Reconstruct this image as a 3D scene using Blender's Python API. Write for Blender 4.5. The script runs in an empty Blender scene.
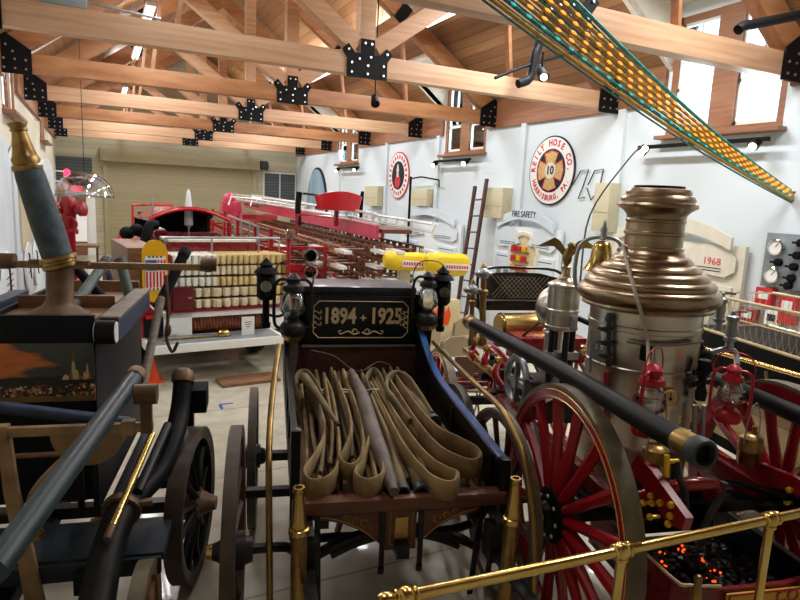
import bpy, bmesh, math, random
from mathutils import Vector, Matrix
random.seed(7)
V = Vector
S = bpy.context.scene
COL = S.collection
PI = math.pi

# ------------------------------------------------------------------ camera calibration
CX, CY = 400.0, 300.0
_D, _L = (95.0, 185.0), (1640.0, 256.0)          # vanishing points of the hall's length and of the roof trusses
FPX = math.sqrt(-((_D[0]-CX)*(_L[0]-CX)+(_D[1]-CY)*(_L[1]-CY)))
def _ray(x, y): return V((x-CX, -(y-CY), -FPX))
_Y = _ray(*_D).normalized(); _X = _ray(*_L).normalized(); _Z = _X.cross(_Y).normalized()
RW = Matrix((_X, _Y, _Z))                         # world <- camera
CAM = V((0, 0, 2.4))
class Frame:
    """a ground frame of a vehicle: origin, heading; on(axis, value, px, py) = where that sight line meets a plane of the frame"""
    def __init__(s, ox=0, oy=0, deg=0):
        a = math.radians(deg); s.o = V((ox, oy, 0)); s.deg = deg
        s.M = Matrix(((math.cos(a), math.sin(a), 0), (-math.sin(a), math.cos(a), 0), (0, 0, 1)))
    def on(s, ax, val, x, y):
        c = s.M @ (CAM - s.o); v = s.M @ (RW @ _ray(x, y))
        return c + v*((val-c[ax])/v[ax])
    def w(s, p): return s.o + s.M.transposed() @ V(p)
    def l(s, p): return s.M @ (V(p)-s.o)
WF = Frame()
HW = Frame(1.42, 2.71, -14.5)
PU = Frame(2.93, 2.22, -14.5)
LE = Frame(0.48, 3.73, -13)
BE = Frame(1.36, 7.72, 6)
LT = Frame(3.6, 8.6, -2.5)

# ------------------------------------------------------------------ mesh builder
def basis(d):
    d = V(d).normalized(); u = V((0, 0, 1))
    if abs(d.z) > .98: u = V((0, 1, 0))
    x = d.cross(u).normalized(); y = x.cross(d).normalized()
    return x, y, d
def spline(pts, k=6, closed=False):
    pts = [V(p) for p in pts]; n = len(pts)
    if n < 3 or k < 2: return pts
    out = []
    rng = range(n if closed else n-1)
    for i in rng:
        p1, p2 = pts[i], pts[(i+1) % n]
        p0 = pts[i-1] if (i > 0 or closed) else p1*2-p2
        p3 = pts[(i+2) % n] if (i+2 < n or closed) else p2*2-p1
        for j in range(k):
            t = j/k
            out.append(.5*((2*p1)+(p2-p0)*t+(2*p0-5*p1+4*p2-p3)*t*t+(3*p1-p0-3*p2+p3)*t**3))
    if not closed: out.append(pts[-1])
    return out
class MB:
    def __init__(s): s.b = bmesh.new()
    def faces(s, vs, fs):
        bv = [s.b.verts.new(v) for v in vs]
        for f in fs:
            try: s.b.faces.new([bv[i] for i in f])
            except ValueError: pass
        return bv
    def box(s, c, d, rot=None, bev=0):
        c = V(c); hx, hy, hz = d[0]/2, d[1]/2, d[2]/2
        vs = []
        for z in (-hz, hz):
            for (x, y) in ((-hx, -hy), (hx, -hy), (hx, hy), (-hx, hy)):
                p = V((x, y, z))
                vs.append((rot @ p if rot else p)+c)
        fs = [(3, 2, 1, 0), (4, 5, 6, 7), (0, 1, 5, 4), (1, 2, 6, 5), (2, 3, 7, 6), (3, 0, 4, 7)]
        bv = s.faces(vs, fs)
        if bev:
            es = set(e for v in bv for e in v.link_edges)
            bmesh.ops.bevel(s.b, geom=list(es), offset=bev, segments=2, affect='EDGES', profile=.7, clamp_overlap=True)
        return s
    def bar(s, p0, p1, w, h, up=(0, 0, 1), bev=0):
        p0, p1 = V(p0), V(p1); d = p1-p0; L = d.length; d.normalize(); up = V(up)
        if abs(d.dot(up)) > .98: up = V((0, 1, 0))
        x = d.cross(up).normalized(); z = x.cross(d).normalized()
        R = Matrix((x, d, z)).transposed()
        return s.box((p0+p1)/2, (w, L, h), R, bev)
    def cyl(s, p0, p1, r0, r1=None, n=16, caps=True):
        r1 = r0 if r1 is None else r1
        p0, p1 = V(p0), V(p1); x, y, d = basis(p1-p0)
        vs = []
        for p, r in ((p0, r0), (p1, r1)):
            for i in range(n):
                a = 2*PI*i/n; vs.append(p+x*(r*math.cos(a))+y*(r*math.sin(a)))
        fs = [(i, (i+1) % n, n+(i+1) % n, n+i) for i in range(n)]
        if caps: fs += [tuple(range(n-1, -1, -1)), tuple(range(n, 2*n))]
        s.faces(vs, fs); return s
    def tube(s, pts, r, n=10, k=1, closed=False, caps=True, sy=1.0):
        P = spline(pts, k, closed) if k > 1 else [V(p) for p in pts]
        m = len(P); rf = r if callable(r) else (lambda t: r)
        x, y, d = basis(P[1]-P[0]); vs = []
        for i, p in enumerate(P):
            if closed: t = (P[(i+1) % m]-P[i-1])
            else: t = P[min(i+1, m-1)]-P[max(i-1, 0)]
            t.normalize()
            x = (x-t*x.dot(t)); 
            x = x.normalized() if x.length > 1e-5 else basis(t)[0]
            y = t.cross(x).normalized(); rr = rf(i/(m-1))
            for j in range(n):
                a = 2*PI*j/n; vs.append(p+x*(rr*math.cos(a))+y*(rr*sy*math.sin(a)))
        fs = []
        for i in range(m if closed else m-1):
            a, b = i*n, ((i+1) % m)*n
            fs += [(a+j, a+(j+1) % n, b+(j+1) % n, b+j) for j in range(n)]
        if caps and not closed: fs += [tuple(range(n-1, -1, -1)), tuple(range((m-1)*n, m*n))]
        s.faces(vs, fs); return s
    def lathe(s, prof, c=(0, 0, 0), axis=(0, 0, 1), n=32, cap=True):
        c = V(c); x, y, d = basis(axis); vs = []; m = len(prof)
        for r, z in prof:
            for j in range(n):
                a = 2*PI*j/n; vs.append(c+d*z+x*(r*math.cos(a))+y*(r*math.sin(a)))
        fs = [(i*n+j, i*n+(j+1) % n, (i+1)*n+(j+1) % n, (i+1)*n+j) for i in range(m-1) for j in range(n)]
        if cap:
            if prof[0][0] > 1e-4: fs.append(tuple(range(n-1, -1, -1)))
            if prof[-1][0] > 1e-4: fs.append(tuple(range((m-1)*n, m*n)))
        s.faces(vs, fs)
        if prof[0][0] <= 1e-4 or prof[-1][0] <= 1e-4: bmesh.ops.remove_doubles(s.b, verts=s.b.verts, dist=1e-5)
        return s
    def sph(s, c, r, sc=(1, 1, 1), n=16):
        m = Matrix.Translation(V(c)) @ Matrix.Diagonal((sc[0], sc[1], sc[2], 1))
        bmesh.ops.create_uvsphere(s.b, u_segments=n, v_segments=max(6, n//2+2), radius=r, matrix=m); return s
    def torus(s, c, R, r, axis=(0, 0, 1), n=24, m=8, a0=0, a1=2*PI, sx=1, sy=1):
        c = V(c); x, y, d = basis(axis)
        full = abs(a1-a0-2*PI) < 1e-3
        k = n if full else n+1
        pts = [c+x*(R*sx*math.cos(a0+(a1-a0)*i/n))+y*(R*sy*math.sin(a0+(a1-a0)*i/n)) for i in range(k)]
        return s.tube(pts, r, m, closed=full)
    def ribbon(s, pts, w, th, up=(0, 0, 1), k=1):
        """flat strip: width w along up, thickness th, along a path"""
        P = spline(pts, k) if k > 1 else [V(p) for p in pts]
        m = len(P); vs = []
        for i, p in enumerate(P):
            t = (P[min(i+1, m-1)]-P[max(i-1, 0)]).normalized()
            u = up(i/(m-1)) if callable(up) else V(up)
            side = t.cross(u)
            side = side.normalized() if side.length > 1e-4 else V((1, 0, 0))
            u = side.cross(t).normalized()
            for (a, b) in ((-1, -.8), (-1, .8), (-.3, 1), (.3, 1), (1, .8), (1, -.8), (.3, -1), (-.3, -1)):
                vs.append(p+side*(a*th/2)+u*(b*w/2))
        n = 8; fs = [(i*n+j, i*n+(j+1) % n, (i+1)*n+(j+1) % n, (i+1)*n+j) for i in range(m-1) for j in range(n)]
        fs += [tuple(range(n-1, -1, -1)), tuple(range((m-1)*n, m*n))]
        s.faces(vs, fs); return s
    def prism(s, poly, o, ex, ey, depth, bev=0):
        """polygon in plane (ex, ey) at o, extruded by depth along ex x ey (centred)"""
        o, ex, ey = V(o), V(ex).normalized(), V(ey).normalized(); nz = ex.cross(ey).normalized(); n = len(poly)
        vs = [o+ex*a+ey*b-nz*(depth/2) for a, b in poly]+[o+ex*a+ey*b+nz*(depth/2) for a, b in poly]
        fs = [tuple(range(n-1, -1, -1)), tuple(range(n, 2*n))]+[(i, (i+1) % n, n+(i+1) % n, n+i) for i in range(n)]
        s.faces(vs, fs); return s
    def strip(s, top, bot, th):
        """a board between two polylines (same length), thickness th along its mean normal"""
        top = [V(p) for p in top]; bot = [V(p) for p in bot]; m = len(top)
        vs = []
        for i in range(m):
            t = top[min(i+1, m-1)]-top[max(i-1, 0)]
            nn = t.cross(bot[i]-top[i]).normalized()*(th/2)
            vs += [top[i]+nn, bot[i]+nn, bot[i]-nn, top[i]-nn]
        fs = []
        for i in range(m-1):
            a, b = i*4, i*4+4
            fs += [(a+j, a+(j+1) % 4, b+(j+1) % 4, b+j) for j in range(4)]
        fs += [(3, 2, 1, 0), tuple((m-1)*4+j for j in range(4))]
        s.faces(vs, fs); return s
    def xf(s, M):
        bmesh.ops.transform(s.b, matrix=M, verts=s.b.verts); return s
    def mesh(s, name, mat, smooth=38):
        bmesh.ops.recalc_face_normals(s.b, faces=s.b.faces)
        me = bpy.data.meshes.new(name); s.b.to_mesh(me); s.b.free()
        if smooth:
            me.polygons.foreach_set('use_smooth', [True]*len(me.polygons))
            me.set_sharp_from_angle(angle=math.radians(smooth))
        if mat is not None: me.materials.append(mat)
        me.update(); return me

def link(o, parent=None):
    COL.objects.link(o)
    if parent is not None: o.parent = parent
    return o
def part(name, mb, mat, parent=None, label=None, smooth=38):
    me = mb.mesh(name, mat, smooth) if isinstance(mb, MB) else mb
    o = link(bpy.data.objects.new(name, me), parent)
    if label: o['label'] = label
    return o
def tag(o, label, cat, group=None, kind=None):
    o['label'] = label; o['category'] = cat
    if group: o['group'] = group
    if kind: o['kind'] = kind
    return o
def thing(name, label, cat, loc=(0, 0, 0), rz=0, group=None):
    o = bpy.data.objects.new(name, None); o.empty_display_size = .1
    o.location = loc; o.rotation_euler = (0, 0, math.radians(rz)); link(o)
    return tag(o, label, cat, group)
def vehicle(name, label, cat, F): return thing(name, label, cat, F.o, F.deg)
def solid(name, mb, mat, label, cat, group=None, F=None, smooth=38):
    o = part(name, mb, mat, None, None, smooth)
    if F is not None: o.location = F.o; o.rotation_euler = (0, 0, math.radians(F.deg))
    return tag(o, label, cat, group)
def struct(name, mb, mat, parent=None, smooth=38):
    o = part(name, mb, mat, parent, None, smooth)
    if parent is None: o['kind'] = 'structure'
    return o
def dup(o, parent=None):
    kids = [c for c in o.children]
    c = o.copy(); COL.objects.link(c); c.parent = parent
    for k in kids: dup(k, c)
    return c
def text_mesh(txt, size, depth=.004, align='CENTER', spacing=1.0, bold=0.0):
    cu = bpy.data.curves.new('lettering', 'FONT'); cu.body = txt; cu.size = size; cu.extrude = depth/2
    cu.align_x = align; cu.align_y = 'CENTER'; cu.space_character = spacing; cu.offset = bold; cu.resolution_u = 2
    o = bpy.data.objects.new('lettering', cu); COL.objects.link(o)
    bpy.context.view_layer.update()
    me = bpy.data.meshes.new_from_object(o.evaluated_get(bpy.context.evaluated_depsgraph_get()))
    bpy.data.objects.remove(o); bpy.data.curves.remove(cu)
    return me
def text(txt, size, o, ex, ey, mat, parent, name='lettering', sx=1, **kw):
    me = text_mesh(txt, size, **kw)
    if sx != 1: me.transform(Matrix.Diagonal((sx, 1, 1, 1)))
    ex, ey = V(ex).normalized(), V(ey).normalized(); nz = ex.cross(ey)
    M = Matrix((ex, ey, nz)).transposed().to_4x4(); M.translation = V(o)
    me.transform(M); me.materials.clear(); me.materials.append(mat)
    return part(name, me, None, parent)

# ------------------------------------------------------------------ materials
def lin(h):
    h = h.lstrip('#'); c = [int(h[i:i+2], 16)/255 for i in (0, 2, 4)]
    return tuple(((x+.055)/1.055)**2.4 if x > .04045 else x/12.92 for x in c)+(1,)
class NT:
    def __init__(s, m): s.t = m.node_tree; s.n = s.t.nodes; s.l = s.t.links
    def add(s, k, **kw):
        n = s.n.new(k)
        for a, v in kw.items(): setattr(n, a, v)
        return n
    def to(s, a, b): s.l.new(a, b)
def base(name):
    m = bpy.data.materials.new(name); m.use_nodes = True
    t = NT(m); return m, t, m.node_tree.nodes['Principled BSDF']
def mat(name, col, rough=.5, metal=0, var=.12, scale=8, bump=0, bscale=60, stretch=None, col2=None, coat=0, rvar=.08, detail=4):
    m, t, p = base(name)
    tc = t.add('ShaderNodeTexCoord'); mp = t.add('ShaderNodeMapping')
    t.to(tc.outputs['Object'], mp.inputs['Vector'])
    if stretch: mp.inputs['Scale'].default_value = stretch
    nz = t.add('ShaderNodeTexNoise'); nz.inputs['Scale'].default_value = scale; nz.inputs['Detail'].default_value = detail
    t.to(mp.outputs[0], nz.inputs['Vector'])
    cr = t.add('ShaderNodeValToRGB')
    c = lin(col)
    if col2: a, b = c, lin(col2)
    else: a, b = tuple(x*(1-var) for x in c[:3])+(1,), tuple(min(1, x*(1+var)) for x in c[:3])+(1,)
    cr.color_ramp.elements[0].position = .32; cr.color_ramp.elements[0].color = a
    cr.color_ramp.elements[1].position = .68; cr.color_ramp.elements[1].color = b
    t.to(nz.outputs['Fac'], cr.inputs['Fac']); t.to(cr.outputs['Color'], p.inputs['Base Color'])
    p.inputs['Metallic'].default_value = metal; p.inputs['Roughness'].default_value = rough
    if rvar:
        mr = t.add('ShaderNodeMapRange'); mr.inputs[3].default_value = max(.02, rough-rvar); mr.inputs[4].default_value = min(1, rough+rvar)
        t.to(nz.outputs['Fac'], mr.inputs[0]); t.to(mr.outputs[0], p.inputs['Roughness'])
    if not metal and max((lin(col2) if col2 else c)[:3]) < .06: p.inputs['Specular IOR Level'].default_value = .2
    if coat: p.inputs['Coat Weight'].default_value = coat; p.inputs['Coat Roughness'].default_value = .08
    if bump:
        n2 = t.add('ShaderNodeTexNoise'); n2.inputs['Scale'].default_value = bscale; n2.inputs['Detail'].default_value = 3
        t.to(mp.outputs[0], n2.inputs['Vector'])
        bp = t.add('ShaderNodeBump'); bp.inputs['Strength'].default_value = bump; bp.inputs['Distance'].default_value = .01
        t.to(n2.outputs['Fac'], bp.inputs['Height']); t.to(bp.outputs['Normal'], p.inputs['Normal'])
    return m
def emit(name, col, strength, base_col=None):
    m, t, p = base(name)
    p.inputs['Base Color'].default_value = lin(base_col or col)
    p.inputs['Emission Color'].default_value = lin(col); p.inputs['Emission Strength'].default_value = strength
    return m
def glass(name, tint='#f4fbfa', alpha_mix=.75, rough=.02):
    """thin clear pane: mostly transparent with a glossy skin"""
    m = bpy.data.materials.new(name); m.use_nodes = True; t = NT(m); t.n.clear()
    o = t.add('ShaderNodeOutputMaterial'); mx = t.add('ShaderNodeMixShader'); tr = t.add('ShaderNodeBsdfTransparent'); gl = t.add('ShaderNodeBsdfGlossy')
    fr = t.add('ShaderNodeFresnel'); fr.inputs['IOR'].default_value = 1.5
    ad = t.add('ShaderNodeMath', operation='ADD'); ad.inputs[1].default_value = 1-alpha_mix; ad.use_clamp = True
    t.to(fr.outputs[0], ad.inputs[0]); t.to(ad.outputs[0], mx.inputs[0])
    tr.inputs[0].default_value = lin(tint); gl.inputs['Roughness'].default_value = rough; gl.inputs['Color'].default_value = lin('#e8eef0')
    t.to(tr.outputs[0], mx.inputs[1]); t.to(gl.outputs[0], mx.inputs[2]); t.to(mx.outputs[0], o.inputs[0])
    return m
def planks(name, c1, c2, line, width, axis=0, rough=.5, grain=(1, 20, 20), lw=.06, brick_len=None):
    """boards of a given width laid along one axis: noise grain, a dark line at each joint, each board its own tone"""
    m, t, p = base(name)
    tc = t.add('ShaderNodeTexCoord'); sp = t.add('ShaderNodeSeparateXYZ'); t.to(tc.outputs['Object'], sp.inputs[0])
    dv = t.add('ShaderNodeMath', operation='DIVIDE'); dv.inputs[1].default_value = width; t.to(sp.outputs[axis], dv.inputs[0])
    fl = t.add('ShaderNodeMath', operation='FLOOR'); t.to(dv.outputs[0], fl.inputs[0])
    wn = t.add('ShaderNodeTexWhiteNoise', noise_dimensions='1D'); t.to(fl.outputs[0], wn.inputs['W'])
    mp = t.add('ShaderNodeMapping'); mp.inputs['Scale'].default_value = grain; t.to(tc.outputs['Object'], mp.inputs[0])
    nz = t.add('ShaderNodeTexNoise'); nz.inputs['Scale'].default_value = 2; nz.inputs['Detail'].default_value = 5; t.to(mp.outputs[0], nz.inputs['Vector'])
    av = t.add('ShaderNodeMath', operation='ADD'); t.to(wn.outputs['Value'], av.inputs[0]); t.to(nz.outputs['Fac'], av.inputs[1])
    hv = t.add('ShaderNodeMath', operation='MULTIPLY'); hv.inputs[1].default_value = .5; t.to(av.outputs[0], hv.inputs[0])
    cr = t.add('ShaderNodeValToRGB'); cr.color_ramp.elements[0].position = .25; cr.color_ramp.elements[1].position = .8
    cr.color_ramp.elements[0].color = lin(c1); cr.color_ramp.elements[1].color = lin(c2); t.to(hv.outputs[0], cr.inputs['Fac'])
    fr = t.add('ShaderNodeMath', operation='FRACT'); t.to(dv.outputs[0], fr.inputs[0])
    lt = t.add('ShaderNodeMath', operation='LESS_THAN'); lt.inputs[1].default_value = lw; t.to(fr.outputs[0], lt.inputs[0])
    mx = t.add('ShaderNodeMix', data_type='RGBA'); t.to(lt.outputs[0], mx.inputs['Factor']); t.to(cr.outputs[0], mx.inputs['A']); mx.inputs['B'].default_value = lin(line)
    t.to(mx.outputs['Result'], p.inputs['Base Color']); p.inputs['Roughness'].default_value = rough
    return m

M = {}
M['deck'] = planks('deck_boards', '#815a3c', '#a98055', '#5c3d25', .14, 0, .55, (12, .6, 12))
M['plate'] = mat('eave_board', '#84553a', .5, 0, col2='#9c6b49', scale=3, stretch=(1, .4, 8))
M['glulam'] = mat('honey_timber', '#b98f6c', .5, 0, col2='#cfa785', scale=2.2, stretch=(.5, 6, 9), bump=.05, bscale=20)
M['chord'] = mat('brown_timber', '#93603c', .5, 0, col2='#b07d52', scale=2.4, stretch=(.8, 6, 4))
M['steel_black'] = mat('black_steel', '#060607', .6, 0, var=.2)
M['bolt'] = mat('zinc_bolt', '#c9ccd0', .3, .9)
M['wall_r'] = mat('white_blue_wall', '#d0dbe0', .8, 0, col2='#d8e1e4', scale=.5, rvar=0)
M['wall_l'] = mat('cream_wall', '#d3cdb8', .8, 0, var=.04, scale=.7, rvar=0)
M['wall_b'] = planks('khaki_block_wall', '#b1a98e', '#c0b89d', '#9b937a', .2, 2, .8, (2, 2, 2), .05)
M['shutter'] = planks('rollup_slats', '#9d9370', '#a69c79', '#7c7356', .075, 2, .55, (1, 1, 1), .14)
M['drum'] = mat('khaki_metal', '#a39a77', .5, .1, var=.05)
M['white'] = mat('white_paint', '#e9e9e4', .45, 0, var=.03)
M['white_gloss'] = mat('white_enamel', '#e6e6e2', .25, 0, var=.04, coat=.4)
M['grey'] = mat('grey_metal', '#8f979b', .45, .5, var=.08)
M['grey_dark'] = mat('dark_grey', '#3b4044', .5, .2, var=.12)
M['beige'] = mat('beige_cabinet', '#c9c1a2', .5, 0, var=.05)
M['panel_white'] = mat('exhibit_white', '#e2e8ea', .55, 0, var=.03, scale=1.5)
M['panel_blue'] = mat('exhibit_blue', '#cad6dd', .55, 0, col2='#dae3e8', scale=1.2)
M['panel_cream'] = mat('exhibit_cream', '#d9d3c0', .55, 0, var=.04)
M['ink'] = mat('dark_ink', '#2c2a33', .6, 0, var=.05)
M['red_ink'] = mat('red_ink', '#c8323c', .5, 0, var=.05)
M['black'] = mat('black_paint', '#08090b', .4, 0, var=.25, coat=.12)
M['black_matte'] = mat('black_matte', '#0a0a0b', .75, 0, var=.2)
M['navy'] = mat('navy_paint', '#0b0f18', .6, 0, var=.25, scale=5)
M['navy_worn'] = mat('worn_navy_paint', '#1d2940', .5, 0, col2='#2f405c', scale=14, bump=.1)
M['slate'] = mat('slate_paint', '#20282f', .5, 0, col2='#303a42', scale=7, bump=.06)
M['pole_blue'] = mat('blue_grey_paint', '#1d2a2f', .42, 0, col2='#31434a', scale=9, bump=.1)
M['pole_grey'] = mat('grey_green_paint', '#4b5754', .5, 0, col2='#68736d', scale=9)
M['pipe_blue'] = mat('worn_blue_leather', '#23323a', .6, 0, col2='#43545b', scale=16, bump=.25, bscale=40)
M['tan_iron'] = mat('tan_iron', '#7d6547', .5, .35, col2='#a08460', scale=10, bump=.05)
M['brown_iron'] = mat('brown_iron', '#5a4634', .5, .4, col2='#7a6148', scale=9)
M['wood_dark'] = mat('dark_wood', '#3c2219', .5, 0, col2='#54322a', scale=3, stretch=(6, 1, 6))
M['wood_red'] = mat('red_brown_wood', '#573022', .5, 0, col2='#75472f', scale=4, stretch=(1, 6, 6), coat=.2)
M['wood_brown'] = mat('brown_wood', '#6b4830', .55, 0, col2='#8a6242', scale=3, stretch=(2, 8, 8))
M['wood_grey'] = mat('weathered_wood', '#6d6256', .65, 0, col2='#8d8171', scale=4, stretch=(2, 2, 10))
M['brass'] = mat('brass', '#c2a25c', .24, 1, col2='#d6ba76', scale=6)
M['brass_bright'] = mat('polished_brass', '#e2bf6a', .22, 1, col2='#f0d488', scale=5, rvar=.05)
M['brass_old'] = mat('aged_brass', '#82693f', .34, .9, col2='#a98d55', scale=14, bump=.1)
M['bronze'] = mat('bronze_dome', '#9c8a70', .3, 1, col2='#b8a68c', scale=5, stretch=(1, 1, 5), rvar=.07)
M['nickel'] = mat('nickel_boiler', '#c2bdb3', .3, 1, col2='#dcd7cc', scale=4, stretch=(1, 1, 3), rvar=.08, bump=.02, bscale=8)
M['steel'] = mat('steel', '#a3a8ab', .4, .9, var=.15)
M['chrome'] = mat('chrome', '#d5d9dc', .1, 1, var=.03)
M['iron'] = mat('dark_iron', '#2b2a2a', .45, .6, var=.2, bump=.05)
M['red'] = mat('red_enamel', '#96101f', .25, 0, var=.12, coat=.5)
M['red_deep'] = mat('deep_red_enamel', '#7c0f1d', .28, 0, var=.14, coat=.45)
M['red_bright'] = mat('bright_red', '#c2202b', .3, 0, var=.1, coat=.3)
M['pink_red'] = mat('pinkish_red', '#c93a55', .3, 0, var=.1, coat=.3)
M['red_tin'] = mat('red_lantern_tin', '#b3202a', .35, .2, var=.15)
M['maroon'] = mat('maroon_paint', '#5c1018', .4, 0, var=.12)
M['gold'] = mat('gold_leaf', '#c8a55a', .35, .6, var=.1)
M['gold_pale'] = mat('pale_gold_leaf', '#cdb98a', .5, .15, var=.1)
M['tire'] = mat('worn_iron_tire', '#5b5242', .55, .3, col2='#7b705a', scale=12, bump=.05)
M['tire_dark'] = mat('dark_iron_tire', '#3f3731', .5, .4, col2='#574c42', scale=12)
M['rubber'] = mat('black_rubber', '#0d0e0f', .5, 0, var=.25, bump=.12, bscale=30)
M['hose_leather'] = mat('canvas_hose', '#67502f', .8, 0, col2='#8d744c', scale=7, bump=.3, bscale=90)
M['hose_tan'] = mat('tan_canvas_hose', '#79633f', .8, 0, col2='#a0885b', scale=6, bump=.3, bscale=90)
M['hose_olive'] = mat('olive_canvas_hose', '#554630', .82, 0, col2='#7e6c49', scale=6, bump=.3, bscale=90)
M['hose_grey'] = mat('grey_brown_leather', '#544840', .6, 0, col2='#71645b', scale=9, bump=.25, bscale=50)
M['hose_cream'] = mat('cream_cotton_hose', '#c9b78d', .85, 0, col2='#e2d8bd', scale=9, bump=.2)
M['hose_white'] = mat('white_cotton_hose', '#d5d2c4', .85, 0, col2='#ecebe2', scale=9, bump=.2)
M['hose_gold'] = mat('straw_cotton_hose', '#c2a468', .85, 0, col2='#dcc894', scale=9, bump=.2)
M['hose_red'] = mat('copper_red_hose', '#8a452e', .45, .1, col2='#b0694a', scale=9)
M['rope'] = mat('white_rope', '#c9c2b2', .8, 0, var=.1, scale=60)
M['orange'] = mat('orange_plastic', '#f2541b', .5, 0, var=.05)
M['yellow'] = mat('yellow_paint', '#d9a414', .4, 0, var=.08, coat=.2)
M['yellow_vinyl'] = mat('yellow_vinyl', '#e8c414', .45, 0, col2='#f0d02a', scale=5, bump=.15, bscale=12)
M['yellow_knob'] = mat('yellow_brass_knob', '#e8c02a', .3, .3, var=.06)
M['cream'] = mat('cream_enamel', '#d8c79a', .3, 0, var=.05, coat=.3)
M['blue'] = mat('blue_paint', '#2f57a8', .45, 0, var=.06)
M['blue_door'] = planks('pale_blue_boards', '#86a3b4', '#a2bccb', '#5f7c8e', .12, 1, .6, (2, 2, 2), .1)
M['plaid_dark'] = mat('dark_leather', '#1b1714', .5, 0, col2='#2c2520', scale=20, bump=.2)
M['skin_wax'] = mat('mannequin_plaster', '#c9b39a', .5, 0, var=.08)
M['coal'] = mat('coal', '#120f0d', .35, 0, col2='#2d2622', scale=20, bump=.4, bscale=30)
M['ember'] = emit('glowing_ember', '#ff4a12', 4, '#802000')
M['amber'] = emit('amber_bulb', '#ffa638', 2.6, '#c07010')
M['cyan_bead'] = emit('cyan_bead', '#3fd8d0', 1.2, '#1c8a86')
M['lamp_warm'] = emit('lit_lamp', '#fff0cf', 25)
M['lamp_white'] = emit('white_fill_tube', '#f2f7ff', 6)
M['red_lamp'] = emit('lit_red_lamp', '#ff2040', 10)
M['exit'] = emit('lit_exit_sign', '#ff3a62', 1.6)
M['cord_yellow'] = mat('yellow_cord', '#c49f34', .5, 0, col2='#a3832c', scale=30)
M['cord_teal'] = mat('teal_cord', '#1c6a68', .5, 0, col2='#2fa8a0', scale=20)
M['glass'] = glass('clear_glass', alpha_mix=.9)
M['lamp_glass'] = glass('lamp_glass', '#f6f9fa', .7, .12)
M['dome_glass'] = glass('acrylic', '#f2f6f6', .8, .06)
M['paper'] = mat('white_paper', '#e8e6df', .7, 0, var=.03)
M['chair_tan'] = mat('tan_chair_metal', '#9c8a6c', .45, .1, var=.06)
M['chair_leg'] = mat('grey_tan_tube', '#8d8573', .35, .6, var=.06)
# ================================================================== the hall
XL, XR, YB, YF = -1.15, 7.1, 23.7, -3.2
XC = (XL+XR)/2
def floor_mat():
    m, t, p = base('polished_concrete')
    tc = t.add('ShaderNodeTexCoord')
    n1 = t.add('ShaderNodeTexNoise'); n1.inputs['Scale'].default_value = .8; n1.inputs['Detail'].default_value = 6
    n2 = t.add('ShaderNodeTexNoise'); n2.inputs['Scale'].default_value = 6; n2.inputs['Detail'].default_value = 5
    t.to(tc.outputs['Object'], n1.inputs['Vector']); t.to(tc.outputs['Object'], n2.inputs['Vector'])
    mx = t.add('ShaderNodeMath', operation='ADD'); t.to(n1.outputs['Fac'], mx.inputs[0]); t.to(n2.outputs['Fac'], mx.inputs[1])
    h = t.add('ShaderNodeMath', operation='MULTIPLY'); h.inputs[1].default_value = .5; t.to(mx.outputs[0], h.inputs[0])
    cr = t.add('ShaderNodeValToRGB'); cr.color_ramp.elements[0].position = .35; cr.color_ramp.elements[1].position = .66
    cr.color_ramp.elements[0].color = lin('#a09885'); cr.color_ramp.elements[1].color = lin('#cbc5b3')
    t.to(h.outputs[0], cr.inputs['Fac'])
    br = t.add('ShaderNodeTexBrick'); br.inputs['Scale'].default_value = .15; br.inputs['Mortar Size'].default_value = .0016
    br.offset = 0; t.to(tc.outputs['Object'], br.inputs['Vector'])
    m2 = t.add('ShaderNodeMix', data_type='RGBA'); t.to(br.outputs['Fac'], m2.inputs['Factor']); t.to(cr.outputs[0], m2.inputs['A'])
    m2.inputs['B'].default_value = lin('#8d8672'); t.to(m2.outputs['Result'], p.inputs['Base Color'])
    p.inputs['Roughness'].default_value = .28; p.inputs['Coat Weight'].default_value = .15
    return m
struct('floor', MB().box(((XL+XR)/2, (YB+YF)/2, -.05), (XR-XL+.4, YB-YF+.4, .1)), floor_mat(), smooth=0)
EZ = 3.85                                     # top of the plaster, underside of the eave board
DORM = [5.4, 11.45, 18.2]
DW, DZ0, DZ1 = 1.62, 3.42, 4.95
def side_wall(name, x, s, m):
    """a long wall with its dormer windows cut out: built as boxes round the openings"""
    b = MB(); th = .2; cx = x+s*th/2
    b.box((cx, (YB+YF)/2, DZ0/2), (th, YB-YF, DZ0))
    ys = [YF]+sum([[c-DW/2, c+DW/2] for c in DORM], [])+[YB]
    for i in range(0, len(ys), 2):
        b.box((cx, (ys[i]+ys[i+1])/2, (DZ0+4.35)/2), (th, ys[i+1]-ys[i], 4.35-DZ0))
    for c in DORM: b.box((cx, c, (DZ1+5.25)/2), (th, DW+.2, 5.25-DZ1))
    return struct(name, b, m, smooth=0)
side_wall('wall_right', XR, 1, M['wall_r']); side_wall('wall_left', XL, -1, M['wall_l'])
b = MB(); b.prism([(XL-.2, 0), (XR+.2, 0), (XR+.2, 4.3), (XC, 7.5), (XL-.2, 4.3)], (0, YB+.1, 0), (1, 0, 0), (0, 0, 1), .2)
struct('wall_back', b, M['wall_b'], smooth=0)
b = MB(); b.prism([(XL-.2, 0), (XR+.2, 0), (XR+.2, 4.3), (XC, 7.5), (XL-.2, 4.3)], (0, YF-.1, 0), (1, 0, 0), (0, 0, 1), .2)
struct('wall_front', b, M['wall_l'], smooth=0)
# eave boards above the plaster
k = 0
for x, s in ((XR, -1), (XL, 1)):
    ys = [YF]+sum([[c-DW/2-.06, c+DW/2+.06] for c in DORM], [])+[YB]
    for i in range(0, len(ys), 2):
        k += 1; struct('trim_%d' % k, MB().box((x+s*.03, (ys[i]+ys[i+1])/2, (EZ+4.38)/2), (.06, ys[i+1]-ys[i], 4.38-EZ)), M['plate'], smooth=0)
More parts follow.
